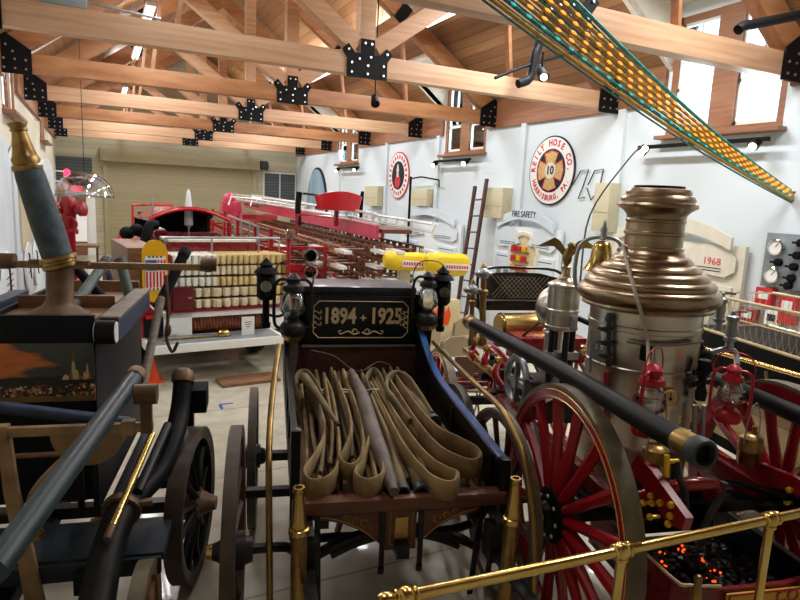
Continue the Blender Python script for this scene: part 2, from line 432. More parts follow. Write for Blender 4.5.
# roof deck: two slopes, open where the dormers run in
SL = .76; ZD = 4.3; ZT = 5.12
def zat(dx): return ZD+SL*dx
dxT = (ZT-ZD)/SL; half = XR-XC
dk = MB()
for x, s in ((XR, -1), (XL, 1)):
    def slab(y0, y1, d0, d1):
        a, bz = x+s*d0, x+s*d1; za, zb = zat(d0), zat(d1); t = .12
        vs = [(a, y0, za), (bz, y0, zb), (bz, y1, zb), (a, y1, za), (a, y0, za+t), (bz, y0, zb+t), (bz, y1, zb+t), (a, y1, za+t)]
        dk.faces([V(v) for v in vs], [(3, 2, 1, 0), (4, 5, 6, 7), (0, 1, 5, 4), (1, 2, 6, 5), (2, 3, 7, 6), (3, 0, 4, 7)])
    slab(YF-.2, YB+.2, dxT, half+.02)
    ys = [YF-.2]+sum([[c-DW/2, c+DW/2] for c in DORM], [])+[YB+.2]
    for i in range(0, len(ys), 2): slab(ys[i], ys[i+1], -.25, dxT)
struct('ceiling', dk, M['deck'], smooth=0)
# dormers: cheeks, soffit, windows
M['cheek'] = mat('dormer_white', '#d9cdbc', .7, 0, var=.04)
wi = 0
for x, s in ((XR, -1), (XL, 1)):
    for c in DORM:
        wi += 1
        b = MB()
        for e in (-1, 1):
            b.prism([(0, ZD-.02), (dxT+.02, ZT), (0, ZT)], (x, c+e*(DW/2+.03), 0), (s, 0, 0), (0, 0, 1), .06)
        b.box((x+s*dxT/2, c, ZT+.06), (dxT+.3, DW+.2, .12))
        struct('trim_%d' % (k+wi), b, M['cheek'], smooth=0)
        w = thing('window_%d' % wi, '', '', (x, c, 0)); del w['label']; del w['category']; w['kind'] = 'structure'
        fr = MB(); o = -s*.06
        for yy in (-DW/2+.04, DW/2-.04): fr.box((o, yy, (DZ0+DZ1)/2), (.12, .08, DZ1-DZ0))
        fr.box((o, 0, DZ0+.03), (.16, DW, .06)); fr.box((o, 0, DZ1-.04), (.12, DW, .08)); fr.box((o, 0, (DZ0+DZ1)/2), (.14, .34, DZ1-DZ0))
        part('frame', fr, M['plate'], w)
        for e in (-1, 1):
            yc = e*(DW/4+.045); ww = DW/2-.25
            sh = MB()
            for yy in (-ww/2, ww/2): sh.box((o, yc+yy, (DZ0+DZ1)/2), (.05, .045, DZ1-DZ0-.1))
            for zz in (DZ0+.09, DZ0+.6, DZ1-.1): sh.box((o, yc, zz), (.05, ww, .05))
            sh.box((o, yc, (DZ0+.6+DZ1)/2), (.03, .025, DZ1-DZ0-.7)); sh.box((o, yc, DZ0+.95), (.03, ww, .025))
            part('sash', sh, M['white'], w)
            part('pane', MB().box((o, yc, (DZ0+DZ1)/2), (.008, ww, DZ1-DZ0-.12)), M['glass'], w)
        part('sill', MB().box((s*.06, 0, DZ0-.03), (.22, DW+.12, .05), bev=.008), M['plate'], w)
NT_TRIM = k+wi

# ------------------------------------------------------------------ roof trusses
TR = [1.5, 4.5, 7.2, 10.35, 13.4, 16.5, 19.7, 22.6]
BZ, BH, BW = 4.03, .25, .17
RZ = 7.0                                      # ridge joint
def make_truss():
    t = thing('roof_truss', '', ''); del t['label']; del t['category']; t['kind'] = 'structure'
    part('tie_beam', MB().box((XC, 0, BZ), (XR-XL-.02, BW, BH), bev=.008), M['glulam'], t)
    for s in (-1, 1):
        e = V((XC+s*(half-.08), 0, BZ+.12)); r = V((XC+s*.05, 0, RZ))
        part('rafter', MB().bar(e, r, BW*.98, .3, bev=.006), M['chord'], t)
        mid = e.lerp(r, .52)
        part('brace', MB().bar((XC+s*.12, 0, BZ+.2), mid-V((0, 0, .08)), BW*.95, .2, bev=.006), M['glulam'], t)
        part('brace', MB().bar((XC+s*half*.52, 0, BZ+.1), mid-V((0, 0, .1)), .05, .09), M['chord'], t)
    part('king_post', MB().box((XC, 0, (BZ+RZ)/2), (.2, BW*.96, RZ-BZ), bev=.006), M['glulam'], t)
    ears = [(a*.86, z*.84) for a, z in [(-.3, -.19), (.3, -.19), (.3, .06), (.38, .17), (.29, .25), (.19, .14), (.1, .14), (.1, .34), (-.1, .34), (-.1, .14), (-.19, .14), (-.29, .25), (-.38, .17), (-.3, .06)]]
    g = part('gusset_plate', MB().prism(ears, (XC, -BW/2-.012, BZ), (1, 0, 0), (0, 0, 1), .022), M['steel_black'], t, smooth=0)
    bo = MB()
    for (a, z) in [(-.24, -.13), (-.24, 0), (.24, -.13), (.24, 0), (0, -.13), (0, -.02), (-.05, .28), (.05, .28), (-.29, .17), (.29, .17), (.04, .1), (-.13, .06)]:
        bo.cyl((XC+a*.86, -BW/2-.024, BZ+z*.84), (XC+a*.86, -BW/2-.04, BZ+z*.84), .014, n=8)
    part('bolts', bo, M['bolt'], g)
    for s in (-1, 1):
        ex = XC+s*(half-.22)
        pl = [(-.2, -.17), (.2, -.17), (.2, .3), (.1, .36), (-.2, .16)] if s > 0 else [(.2, -.17), (.2, .16), (-.1, .36), (-.2, .3), (-.2, -.17)]
        g = part('end_plate', MB().prism(pl, (ex, -BW/2-.012, BZ), (1, 0, 0), (0, 0, 1), .022), M['steel_black'], t, smooth=0)
        bo = MB()
        for (a, z) in [(-.13, -.1), (0, -.1), (.13, -.1), (-.13, .02), (0, .02), (.13, .02), (s*.1, .2), (s*.02, .12)]:
            bo.cyl((ex+a, -BW/2-.024, BZ+z), (ex+a, -BW/2-.038, BZ+z), .015, n=8)
        part('bolts', bo, M['bolt'], g)
        md = V((XC+s*(half-.08), 0, BZ+.12)).lerp(V((XC+s*.05, 0, RZ)), .52)
        part('splice_plate', MB().box(md+V((0, -BW/2-.012, -.02)), (.2, .02, .34), Matrix.Rotation(s*.65, 3, 'Y')), M['steel_black'], t)
    return t
tr = make_truss(); tr.location.y = TR[0]
for y in TR[1:]:
    c = dup(tr); c.location.y = y
    if y == 7.2: c.location.z = -.06
    if y in (10.35, 16.5):                     # every other tie beam darker: uneven window light put into its colour
        for k_ in c.children:
            if k_.name.startswith('tie_beam'):
                k_.data = k_.data.copy(); k_.data.materials[0] = M['chord']
    if y == 4.5:                              # the joint of this truss stands off the hall's centre line
        for k_ in c.children:
            if k_.name.split('.')[0] in ('gusset_plate', 'king_post'): k_.location.x += .72

# ------------------------------------------------------------------ back wall: roll-up door, shuttered windows, white door
def wy(x, y, Y=YB-.02): return WF.on(1, Y, x, y)
d = thing('door_1', '', ''); del d['label']; del d['category']; d['kind'] = 'structure'
part('curtain', MB().box((2.87, YB-.05, 1.62), (5.0, .06, 3.24)), M['shutter'], d, smooth=0)
part('drum_housing', MB().box((2.87, YB-.2, 3.45), (5.4, .4, .46), bev=.06), M['drum'], d)
for x in (.32, 5.42): part('track', MB().box((x, YB-.06, 1.62), (.12, .12, 3.24)), M['drum'], d)
part('motor', MB().cyl((5.62, YB-.2, 3.42), (5.9, YB-.2, 3.42), .16), M['grey_dark'], d)
d = thing('window_7', '', ''); del d['label']; del d['category']; d['kind'] = 'structure'
M['louver'] = planks('grey_louvers', '#4a5154', '#5a6265', '#30363a', .11, 2, .5, (1, 1, 1), .25)
part('frame', MB().box((6.42, YB-.02, 2.62), (1.28, .06, 1.16)), M['white'], d)
part('louver_panel', MB().box((6.1, YB-.06, 2.62), (.56, .06, 1.04)).box((6.72, YB-.06, 2.62), (.56, .06, 1.04)), M['louver'], d, smooth=0)
d = thing('door_2', '', ''); del d['label']; del d['category']; d['kind'] = 'structure'
part('frame', MB().box((-.62, YB-.04, 1.08), (1.2, .1, 2.16)), M['white'], d)
part('leaf', MB().box((-.72, YB-.1, 1.02), (.86, .05, 2.04)), M['wood_brown'], d)
part('transom', MB().box((-.62, YB-.05, 2.8), (1.1, .06, 1.0)), M['louver'], d, smooth=0)
part('side_panel', MB().box((-.13, YB-.06, 1.05), (.24, .08, 2.1)), M['white'], d)
s_ = thing('exit_sign', 'small glowing pink red exit sign above the brown back door', 'sign', (-.55, YB-.12, 2.24))
part('housing', MB().box((0, -.02, 0), (.36, .1, .22), bev=.01), M['white'], s_)
part('face', MB().box((0, -.08, 0), (.33, .02, .19)), M['exit'], s_)

# ------------------------------------------------------------------ camera, world, lights
cam = bpy.data.objects.new('camera', bpy.data.cameras.new('camera')); COL.objects.link(cam)
mw = RW.to_4x4(); mw.translation = CAM; cam.matrix_world = mw
cam.data.sensor_fit = 'HORIZONTAL'; cam.data.sensor_width = 36; cam.data.lens = 36*FPX/800
cam.data.clip_start = .05; cam.data.clip_end = 200
S.camera = cam
wd = bpy.data.worlds.new('daylight'); S.world = wd; wd.use_nodes = True
bg = wd.node_tree.nodes['Background']; bg.inputs['Color'].default_value = (.62, .8, 1, 1); bg.inputs['Strength'].default_value = 6
def area(name, loc, rot, sx, sy, power, col=(1, 1, 1), portal=False, spread=PI):
    l = bpy.data.lights.new(name, 'AREA'); l.shape = 'RECTANGLE'; l.size = sx; l.size_y = sy; l.energy = power; l.color = col; l.spread = spread
    l.cycles.is_portal = portal
    o = bpy.data.objects.new(name, l); o.location = loc; o.rotation_euler = rot; COL.objects.link(o); return o
for x, s in ((XR, -1), (XL, 1)):
    for c in DORM:
        area('window_daylight', (x-s*.3, c, 4.2), (0, s*-PI/2, 0), 1.5, 1.55, 90 if s > 0 and c < 6 else 260, (.8, .9, 1))
# linear lamps high between the trusses, added as fill beyond the one real fluorescent
def fill_tube_lamp(x, y, z, label, power=150):
    t = thing('fill_tube_lamp', label, 'lamp', (x, y, z), 0, 'added tube lamps under the ridge')
    part('housing', MB().box((0, 0, .05), (.16, 1.5, .06), bev=.01), M['white'], t)
    part('tube', MB().cyl((-.04, -.72, 0), (-.04, .72, 0), .018).cyl((.04, -.72, 0), (.04, .72, 0), .018), M['lamp_white'], t)
    for e in (-.6, .6): part('hanger', MB().cyl((0, e, .08), (0, e, zat(min(x-XL, XR-x))-z), .004, n=6), M['steel_black'], t)
    area('fill_tube_light', (x, y, z-.04), (0, 0, 0), .3, 1.4, power, (.96, .98, 1))
    area('roof_fill_light', (x, y, z+.12), (PI, 0, 0), .3, 1.4, power*.42, (1, .98, .93))  # unseen light added to brighten the roof deck
for i, (x, y) in enumerate([(.9, 2.9), (5.0, 2.9), (.9, 5.8), (5.0, 5.8), (.9, 8.8), (5.0, 8.8), (.9, 11.9), (5.0, 11.9), (.9, 15), (5, 15), (.9, 18.1), (5, 18.1), (.9, 21.2), (5, 21.2)]):
    fill_tube_lamp(x, y, 5.25, 'added white twin tube lamp hanging from the roof deck between trusses', 45 if x < 2 and y < 6 else 240 if y < 6 else 150)
vs = S.view_settings; vs.view_transform = 'Standard'; vs.look = 'None'; vs.gamma = 1; vs.use_curve_mapping = False; vs.exposure = -0.88
# ================================================================== shared vehicle pieces
def spoke_mesh(r0, r1, w0, w1, th, dish=0):
    b = MB(); n = 8; vs = []
    for i, (r, w, t, xx) in enumerate(((r0, w0, th*1.25, -dish), ((r0*.4+r1*.6), w1*.86, th*.8, -dish*.3), (r1, w1, th, 0))):
        for j in range(n):
            a = 2*PI*j/n; vs.append(V((xx+math.cos(a)*t/2, math.sin(a)*w/2, r)))
    fs = [(i*n+j, i*n+(j+1) % n, (i+1)*n+(j+1) % n, (i+1)*n+j) for i in range(2) for j in range(n)]
    b.faces(vs, fs); return b
def wheel(parent, c, r, side, width, ns, m_rim, m_spoke, m_tire, m_hub, hub_r=.1, felloe=.075, dish=.04, sw=.05, hub_cap=None, stripe=None):
    """spoked wagon wheel in the plane of the vehicle's length; side = +1/-1 is the outer face"""
    w = part('wheel', MB().lathe([(r-felloe, -width*.42), (r-.012, -width*.5), (r-.012, width*.5), (r-felloe, width*.42), (r-felloe, -width*.42)], (0, 0, 0), (1, 0, 0), 48, False), m_rim, parent)
    w.location = c
    part('tire', MB().lathe([(r-.018, -width*.52), (r, -width*.5), (r, width*.5), (r-.018, width*.52), (r-.018, -width*.52)], (0, 0, 0), (1, 0, 0), 56, False), m_tire, w)
    L = width*1.6+.08
    h = part('hub', MB().lathe([(0, -L*.5), (hub_r*.62, -L*.5), (hub_r*.75, -L*.3), (hub_r, -.05), (hub_r, .05), (hub_r*.75, L*.25), (hub_r*.5, L*.5), (hub_r*.42, L*.62), (0, L*.62)], (0, 0, 0), (side, 0, 0), 24), m_hub, w)
    me = spoke_mesh(hub_r*.8, r-felloe+.01, sw*.78, sw, sw*.95, side*-dish).mesh('spoke', m_spoke)
    for i in range(ns):
        o = part('spoke', me, None, w); o.rotation_euler = (2*PI*(i+.35)/ns, 0, 0)
    if hub_cap: part('hub_cap', MB().lathe([(0, L*.8), (hub_r*.36, L*.78), (hub_r*.42, L*.62), (hub_r*.3, L*.6)], (0, 0, 0), (side, 0, 0), 20), hub_cap, w)
    if stripe:
        b = MB()
        for rr in (r-felloe+.012, r-.03): b.torus((side*width*.505, 0, 0), rr, .0035, (1, 0, 0), 64, 4)
        part('pinstripe', b, stripe, w)
    return w
def lantern(loc, rz, label, m_metal, m_glass, cat='lantern', h=.38, group=None, guards=True, tilt=None):
    """hurricane lantern: fount, burner, globe, cage tubes, cap, bail"""
    t = thing('lantern', label, cat, loc, rz, group); k = h/.38
    part('fount', MB().lathe([(0, 0), (.064, 0), (.07, .012), (.068, .05), (.055, .068), (.035, .078), (.035, .095), (0, .095)], n=24).xf(Matrix.Scale(k, 4)), m_metal, t)
    part('globe', MB().lathe([(.036, .095), (.066, .125), (.072, .155), (.056, .215), (.042, .235)], n=24, cap=False).xf(Matrix.Scale(k, 4)), m_glass, t)
    part('cap', MB().lathe([(.045, .235), (.06, .245), (.055, .27), (.035, .285), (.038, .305), (.045, .31), (.02, .335), (0, .34)], n=24).xf(Matrix.Scale(k, 4)), m_metal, t)
    b = MB()
    for s in (-1, 1): b.tube([(s*.07, 0, .03), (s*.1, 0, .07), (s*.1, 0, .25), (s*.075, 0, .3), (s*.03, 0, .305)], .009, 8, 5)
    part('side_tubes', b.xf(Matrix.Scale(k, 4)), m_metal, t)
    b = MB()
    if guards:
        for zz, rr in ((.13, .072), (.19, .068)): b.torus((0, 0, zz), rr, .0025, n=24, m=5)
        b.tube([(0, -.08, .1), (0, -.075, .16), (0, -.06, .235)], .0025, 5, 4).tube([(0, .08, .1), (0, .075, .16), (0, .06, .235)], .0025, 5, 4)
        part('wire_guard', b.xf(Matrix.Scale(k, 4)), m_metal, t)
    part('bail', MB().tube([(-.1, 0, .25), (-.105, 0, .33), (-.06, 0, .4), (.06, 0, .4), (.105, 0, .33), (.1, 0, .25)], .0035, 6, 6).xf(Matrix.Scale(k, 4)), m_metal, t)
    return t

# ================================================================== hose wagon 1894-1925
W = vehicle('hose_wagon', 'black horse-drawn hose wagon lettered 1894-1925 with bed full of canvas hose', 'hose wagon', HW)
# bed of lengthwise boards with gaps
bed = part('bed_floor', MB().box((0, 1.0, .76), (1.08, 2.04, .03)), M['wood_dark'], W)
for i in range(7):
    part('floor_slat', MB().box((-.48+i*.16, 1.0, .785), (.1, 2.02, .025), bev=.004), M['wood_brown'], W)
part('tail_bar', MB().box((0, -.02, .815), (1.16, .09, .075), bev=.02), M['wood_red'], W)
# arched apron below the tail bar
def arch_pts(x0, x1, zt, zb0, zb1, n=14):
    p = [(x0, zt), (x0, zb0)]
    for i in range(1, n+1):
        t = i/n; p.append((x0+(x1-x0)*t, zb0+(zb1-zb0)*(t**2.6)))
    return p+[(x1, zt)]
for s in (-1, 1):
    pl = [(s*a, b) for a, b in arch_pts(.56, .1, .785, .735, .56)]
    ap = part('apron', MB().prism(pl, (0, .0, 0), (1, 0, 0), (0, 0, 1), .035), M['wood_red'], W)
    cv = [V((s*a, -.022, z+.016)) for a, z in arch_pts(.53, .13, .77, .735, .575)[1:-1]]
    b = MB().tube(cv, .0035, 5).tube([(s*.53, -.022, .765), (s*.13, -.022, .765)], .003, 5)
    for q in range(3): b.torus((s*(.2+.05*q), -.022, .70+.02*q), .02-.004*q, .003, (0, 1, 0), 12, 4, 0, 4.5)
    part('gilt_scroll', b, M['gold'], ap)
cb = part('center_block', MB().box((0, -.005, .66), (.17, .045, .25), bev=.008), M['wood_red'], W)
part('plaque', MB().box((0, -.032, .67), (.07, .012, .12), bev=.004), M['gold'], cb)
part('pinstripe', MB().tube([(-.06, -.03, .57), (.06, -.03, .57), (.06, -.03, .76), (-.06, -.03, .76)], .003, 5, closed=True), M['gold'], cb)
for s in (-1, 1):
    part('strap', MB().bar((s*.105, -.045, .80), (s*.105, -.045, .46), .028, .012).cyl((s*.105, -.045, .45), (s*.105, -.045, .42), .018), M['iron'], W)
    part('strap', MB().bar((s*.45, -.03, .80), (s*.43, .02, .2), .03, .014), M['iron'], W)
# sides
def side_curve(y0, y1, z0, z1, n=18, p=2.4):
    return [(y0+(y1-y0)*i/n, z0+(z1-z0)*((i/n)**p)) for i in range(n+1)]
top = [(-.03, 1.0), (.5, 1.02), (1.15, 1.04)]+side_curve(1.3, 2.35, 1.05, 1.52, 12, 1.6)
sd = part('side_board', MB().strip([(.565, y, z) for y, z in top], [(.565, y, .78) for y, z in top], .04), M['black'], W)
part('top_rail', MB().strip([(.59, y, z+.012) for y, z in top], [(.54, y, z+.012) for y, z in top], .018), mat('rail_sky_reflection', '#3b619a', .12, 0, var=.1, coat=1), sd)  # glossy black rail; the sky's reflection is put into its blue colour
b = MB()
for y in (.12, .9, 1.6): part('iron_stay', MB().bar((.538, y, .79), (.538, y, 1.0), .035, .012, (1, 0, 0)), M['iron'], sd)
topl = [(0, .86), (.6, .86), (1.2, .88)]+side_curve(1.35, 2.35, .9, 1.5, 12, 1.5)
sl = part('side_board', MB().strip([(-.565, y, z) for y, z in topl], [(-.565, y, .78) for y, z in topl], .04), M['black'], W)
part('corner_post', MB().box((-.565, .02, .92), (.05, .06, .6), bev=.008), M['black'], W)
part('corner_post', MB().box((.565, -.02, .9), (.055, .06, .26), bev=.006), M['black'], W)
b = MB()
for y in (.35, .8, 1.25): b.box((-.565, y, .99), (.03, .04, .3))
b.bar((-.565, 0, 1.13), (-.565, 1.6, 1.16), .03, .05)
part('side_rail', b, M['black'], W)
# headboard, seat box with the lettered panel
part('headboard', MB().box((0.03, 2.08, .98), (1.07, .04, .42)), M['wood_dark'], W)
sb = part('seat_box', MB().box((.03, 2.3, 1.38), (1.12, .5, .44), bev=.015), M['black'], W)
part('seat_cushion', MB().box((.03, 2.32, 1.625), (1.0, .5, .06), bev=.025), mat('worn_black_leather', '#2a2c30', .35, 0, var=.3, bump=.2, coat=.2), W)
part('edge_strip', MB().bar((-.44, 2.04, 1.155), (.53, 2.04, 1.155), .014, .02), M['steel'], W)
pn = part('name_panel', MB().box((.05, 2.035, 1.385), (.93, .03, .4), bev=.006), mat('black_signboard', '#101417', .3, 0, var=.15, coat=.4), W)
FY = 2.016
text('1894', .185, (-.135, FY, 1.41), (1, 0, 0), (0, 0, 1), M['gold_pale'], pn, bold=.006, sx=.76)
text('1925', .185, (.26, FY, 1.41), (1, 0, 0), (0, 0, 1), M['gold_pale'], pn, bold=.006, sx=.76)
star = [(.012*math.cos(a*PI/4), .012*math.sin(a*PI/4)) if a % 2 else (.034*math.cos(a*PI/4), .034*math.sin(a*PI/4)) for a in range(8)]
part('gilt_star', MB().prism(star, (.065, FY, 1.4), (1, 0, 0), (0, 0, 1), .003), M['gold_pale'], pn)
b = MB(); w2, h2, cc, x0, z0 = .40, .155, .045, .05, 1.385
for k2, rr in ((1.0, .004),):
    P = [(-w2+cc, h2), (w2-cc, h2), (w2-cc*.5, h2-cc*.5), (w2, h2-cc), (w2, -h2+cc), (w2-cc*.5, -h2+cc*.5), (w2-cc, -h2), (-w2+cc, -h2), (-w2+cc*.5, -h2+cc*.5), (-w2, -h2+cc), (-w2, h2-cc), (-w2+cc*.5, h2-cc*.5)]
    b.tube([(x0+a, FY, z0+z) for a, z in P], rr, 5, closed=True)
part('gilt_border', b, M['gold_pale'], pn)
for s in (-1, 1):
    part('gilt_scrollwork', MB().tube([(x0+.01*s, FY, 1.275), (x0+s*.06, FY, 1.26), (x0+s*.11, FY, 1.285), (x0+s*.17, FY, 1.262), (x0+s*.19, FY, 1.285), (x0+s*.165, FY, 1.29)], lambda t: .007*(1-.5*t), 6, 6), M['gold_pale'], pn)
    part('gilt_scrollwork', MB().tube([(x0+s*.03, FY, 1.285), (x0+s*.05, FY, 1.305), (x0+s*.075, FY, 1.29), (x0+s*.06, FY, 1.278)], .004, 6, 6), M['gold_pale'], pn)
    for zc in (1.335, 1.385, 1.435):
        part('gilt_scrollwork', MB().torus((x0+s*(w2-.012), FY, zc), .02, .0045, (0, 1, 0), 12, 5, .6, 5.2), M['gold_pale'], pn)
        part('gilt_scrollwork', MB().torus((x0+s*(w2-.05), FY, zc+.015), .014, .004, (0, 1, 0), 12, 5, 3, 7.4), M['gold_pale'], pn)
# seat end brackets with the lantern shelves
for s, x in ((-1, -.52), (1, .605)):
    zt = 1.27 if s < 0 else 1.36
    part('lamp_bracket', MB().strip([(x-.045*s, 1.98, zt-.02), (x-.05*s, 2.0, 1.1), (x-.02*s, 2.02, .9), (x-.0*s, 2.0, .72)], [(x+.05*s, 1.98, zt-.02), (x+.045*s, 2.0, 1.1), (x+.03*s, 2.02, .9), (x+.02*s, 2.0, .72)], .035), M['wood_grey'] if s < 0 else M['black'], W)
    part('lamp_shelf', MB().lathe([(0, -.05), (.06, -.045), (.085, -.02), (.095, 0), (0, 0)], (x, 1.96, zt), n=20), M['brass_old'], W)
def coach_lamp(x, y, z):
    c = part('coach_lamp', MB().lathe([(.05, 0), (.075, .03), (.075, .19), (.06, .21), (.05, .22)], (x, y, z), n=20), M['black_matte'], W)
    part('lamp_roof', MB().lathe([(.06, .21), (.1, .22), (.07, .26), (.045, .27), (.06, .285), (.03, .31), (.012, .33), (0, .345)], (x, y, z), n=20), M['black_matte'], c)
    part('lamp_stem', MB().cyl((x, y, z+.01), (x, y, z-.2), .028, n=12).lathe([(.028, -.2), (.04, -.19), (.035, -.23), (0, -.23)], (x, y, z), n=12), M['black_matte'], c)
    part('lens', MB().cyl((x, y-.07, z+.12), (x, y-.082, z+.12), .045, n=20), M['lamp_glass'], c)
    part('arm', MB().tube([(x, y, z-.12), (x*.86, y+.02, z-.14), (x*.74, y+.06, z-.1)], .012, 8, 4), M['iron'], c)
coach_lamp(-.735, 2.0, 1.55); coach_lamp(.735, 2.0, 1.52)
# running gear
for c_, r_, s_ in (((-.86, -.06, .62), .62, -1), ((.69, .33, .58), .58, 1)):
    wheel(W, c_, r_, s_, .06, 14, M['wood_dark'], M['wood_dark'], M['tire_dark'] if s_ < 0 else M['tire'], M['iron'], .095, .06, .03, .042, M['brass'])
for s_ in (-1, 1): wheel(W, (-.81 if s_ < 0 else .73, 1.35, .5), .5, s_, .055, 12, M['iron'], M['iron'], M['tire_dark'], M['iron'], .085, .055, .02, .036)
part('axle', MB().tube([(-.86, -.06, .62), (-.62, -.04, .61), (-.55, .1, .5), (-.4, .3, .44), (0, .3, .43), (.4, .3, .44), (.56, .3, .5), (.6, .3, .57), (.69, .3, .58)], .026, 8, 4), M['iron'], W)
part('axle', MB().bar((-.81, 1.35, .5), (.73, 1.35, .5), .06, .06), M['iron'], W)
lf = lambda zt, zb, y, wd=.55: [V((x*wd, y, zb+(zt-zb)*(1-x*x))) for x in [i/8-1 for i in range(17)]]
sp_ = part('leaf_spring', MB().ribbon(lf(.6, .45, .08, .48), .07, .035, (0, 1, 0)), M['iron'], W)
part('spring_leaf', MB().ribbon(lf(.57, .47, .08, .36), .06, .03, (0, 1, 0)), M['iron'], sp_)
for s in (-1, 1):
    sp2 = part('side_spring', MB().ribbon([(s*.5, .7, .62), (s*.5, .2, .56), (s*.5, -.12, .55), (s*.5, -.4, .57), (s*.5, -.7, .6)], .03, .06, (0, 1, 0), 5).ribbon([(s*.5, .65, .62), (s*.5, .2, .73), (s*.5, -.12, .75), (s*.5, -.2, .74)], .03, .05, (0, 1, 0), 5), M['iron'], W)
    part('shackle', MB().box((s*.5, -.12, .61), (.1, .12, .2), bev=.01), M['iron'], W); part('shackle', MB().cyl((s*.5, .7, .58), (s*.5, .7, .72), .03), M['iron'], W)
    part('sill_beam', MB().bar((s*.42, 0, .715), (s*.42, 2.9, .715), .07, .09), M['iron'], W)
part('reach_pole', MB().bar((0, -.1, .56), (0, 2.0, .52), .07, .07), M['iron'], W)
part('cross_bar', MB().bar((-.95, .55, .62), (.8, .55, .62), .05, .05), M['iron'], W)
for x in (-.28, .28): part('hanger', MB().bar((x, .12, .76), (x, .5, .35), .03, .03), M['iron'], W)
# grab rails of bent brass tube
on0 = lambda p, x: HW.on(0, x, *p)
def yz(px, x): p = HW.on(0, x, *px); return (x, p.y, p.z)
R_ = [yz(p, .62) for p in ((433, 342), (458, 367), (480, 388), (499, 406), (512, 427), (523, 452), (530, 490), (534, 540), (534, 612))]
part('grab_rail', MB().tube(R_, .017, 10, 5), M['brass_old'], W)
Ln = [HW.on(1, y, *p) for y, p in ((.75, (279, 345)), (.55, (275, 372)), (.3, (271, 410)), (.1, (269, 450)), (-.05, (269, 500)), (-.12, (270, 620)))]
part('grab_rail', MB().tube(Ln, .017, 10, 5), M['brass_old'], W)

# two play pipes stand at the tail corners
def playpipe(F, top, bot, r, label, m1, m2):
    t = thing('play_pipe', label, 'nozzle', F.w(bot), F.deg, 'brass play pipes standing at the wagon tail')
    L = (V(top)-V(bot)).length; d = V(top)-V(bot)
    d.normalize()
    prof = [(0, 0), (r*1.1, 0), (r*1.15, .05), (r, .08), (r*1.02, L-.24), (r*1.28, L-.235), (r*1.28, L-.21), (r*1.05, L-.205), (r*1.15, L-.19), (r*.98, L-.17), (r*.62, L-.03), (r*.72, L-.025), (r*.72, L), (r*.45, L), (r*.4, L-.04), (0, L-.05)]
    part('barrel', MB().lathe(prof[:5]+[(0, L-.24)], (0, 0, 0), d, 20), m1, t)
    part('tip', MB().lathe([(0, L-.24)]+prof[5:], (0, 0, 0), d, 20), m2, t)
pp = HW.on(1, -.24, 299, 487)
playpipe(HW, tuple(pp), (pp.x+.012, pp.y, .12), .039, 'brass play pipe standing upright by the left tail corner of the hose wagon', M['brass_old'], M['brass'])
pp = HW.on(1, -.33, 516, 478)
playpipe(HW, tuple(pp), (pp.x-.01, pp.y, .12), .037, 'brass play pipe standing upright by the right tail corner of the hose wagon', M['brass_old'], M['brass'])
# clear lanterns on the wagon's seat ends
wl = HW.w((-.52, 1.96, 1.275)); lantern(wl, -14.5, 'blackened clear-globe lantern on the left seat end of the hose wagon', M['iron'], M['lamp_glass'], h=.56, guards=False)
wl = HW.w((.605, 1.96, 1.365)); lantern(wl, -14.5, 'blackened clear-globe lantern on the right seat end of the hose wagon', M['iron'], M['lamp_glass'], h=.5, guards=False)

# ---- the hose load
def hpts(z, pts, dz=None):
    out = []
    n = len(pts)
    for i, p in enumerate(pts):
        zz = z[i] if isinstance(z, (list, tuple)) else z
        out.append(HW.on(2, zz, *p))
    return out
def hose(name, pts, z, m, label, w=.078, th=.02, group='canvas hoses in the wagon bed', k=7, lean=0):
    P = hpts(z, pts)
    up = (lean, 0, 1)
    return solid(name, MB().ribbon(P, w, th, up, k), m, label, 'hose', group, HW)
G2 = 'straight flat canvas hoses in the wagon bed'
lab = 'looped canvas hose at the hose wagon tail, '
hose('fire_hose', [(308, 392), (320, 415), (324, 440), (316, 460), (304, 478), (311, 489), (328, 485), (338, 470), (338, 440), (332, 400), (326, 384)], [.97, .95, .93, .91, .9, .9, .9, .9, .92, .95, .97], M['hose_tan'], lab+'first loop from the left', .115, .024)
hose('fire_hose', [(338, 388), (347, 412), (351, 435), (345, 455), (340, 466), (349, 473), (359, 467), (363, 450), (360, 425), (350, 395)], [1, .98, .95, .93, .92, .92, .92, .93, .95, 1], M['hose_leather'], lab+'second loop from the left', .11, .024)
hose('fire_hose', [(352, 384), (364, 410), (370, 435), (364, 460), (355, 480), (366, 488), (379, 484), (383, 474), (375, 450), (366, 415), (356, 380)], [1, .98, .95, .92, .9, .9, .9, .9, .92, .96, 1], M['hose_tan'], lab+'third loop, left of the leather branch pipe', .11, .024)
hose('fire_hose', [(376, 384), (392, 415), (412, 445), (430, 466), (446, 476), (457, 481), (453, 490), (440, 489), (424, 478), (402, 450), (384, 415), (370, 388)], [1, .97, .94, .92, .9, .9, .9, .9, .9, .93, .96, 1], M['hose_tan'], lab+'right of the two hose couplings', .115, .024)
hose('fire_hose', [(396, 382), (415, 410), (436, 434), (458, 446), (475, 455), (480, 464), (472, 469), (455, 464), (436, 452), (414, 425), (395, 395), (388, 384)], [1.02, 1, .98, .95, .94, .93, .93, .94, .95, .98, 1.0, 1.02], M['hose_leather'], lab+'widest loop by the right side board', .12, .026)
hose('fire_hose', [(432, 418), (420, 398), (408, 381), (396, 376), (387, 382), (388, 396), (400, 412), (410, 425)], [1.0, 1.02, 1.05, 1.06, 1.06, 1.05, 1.0, .98], M['hose_olive'], 'flattened canvas hose folded round under the seat, nearest the right side board', .095, .024)
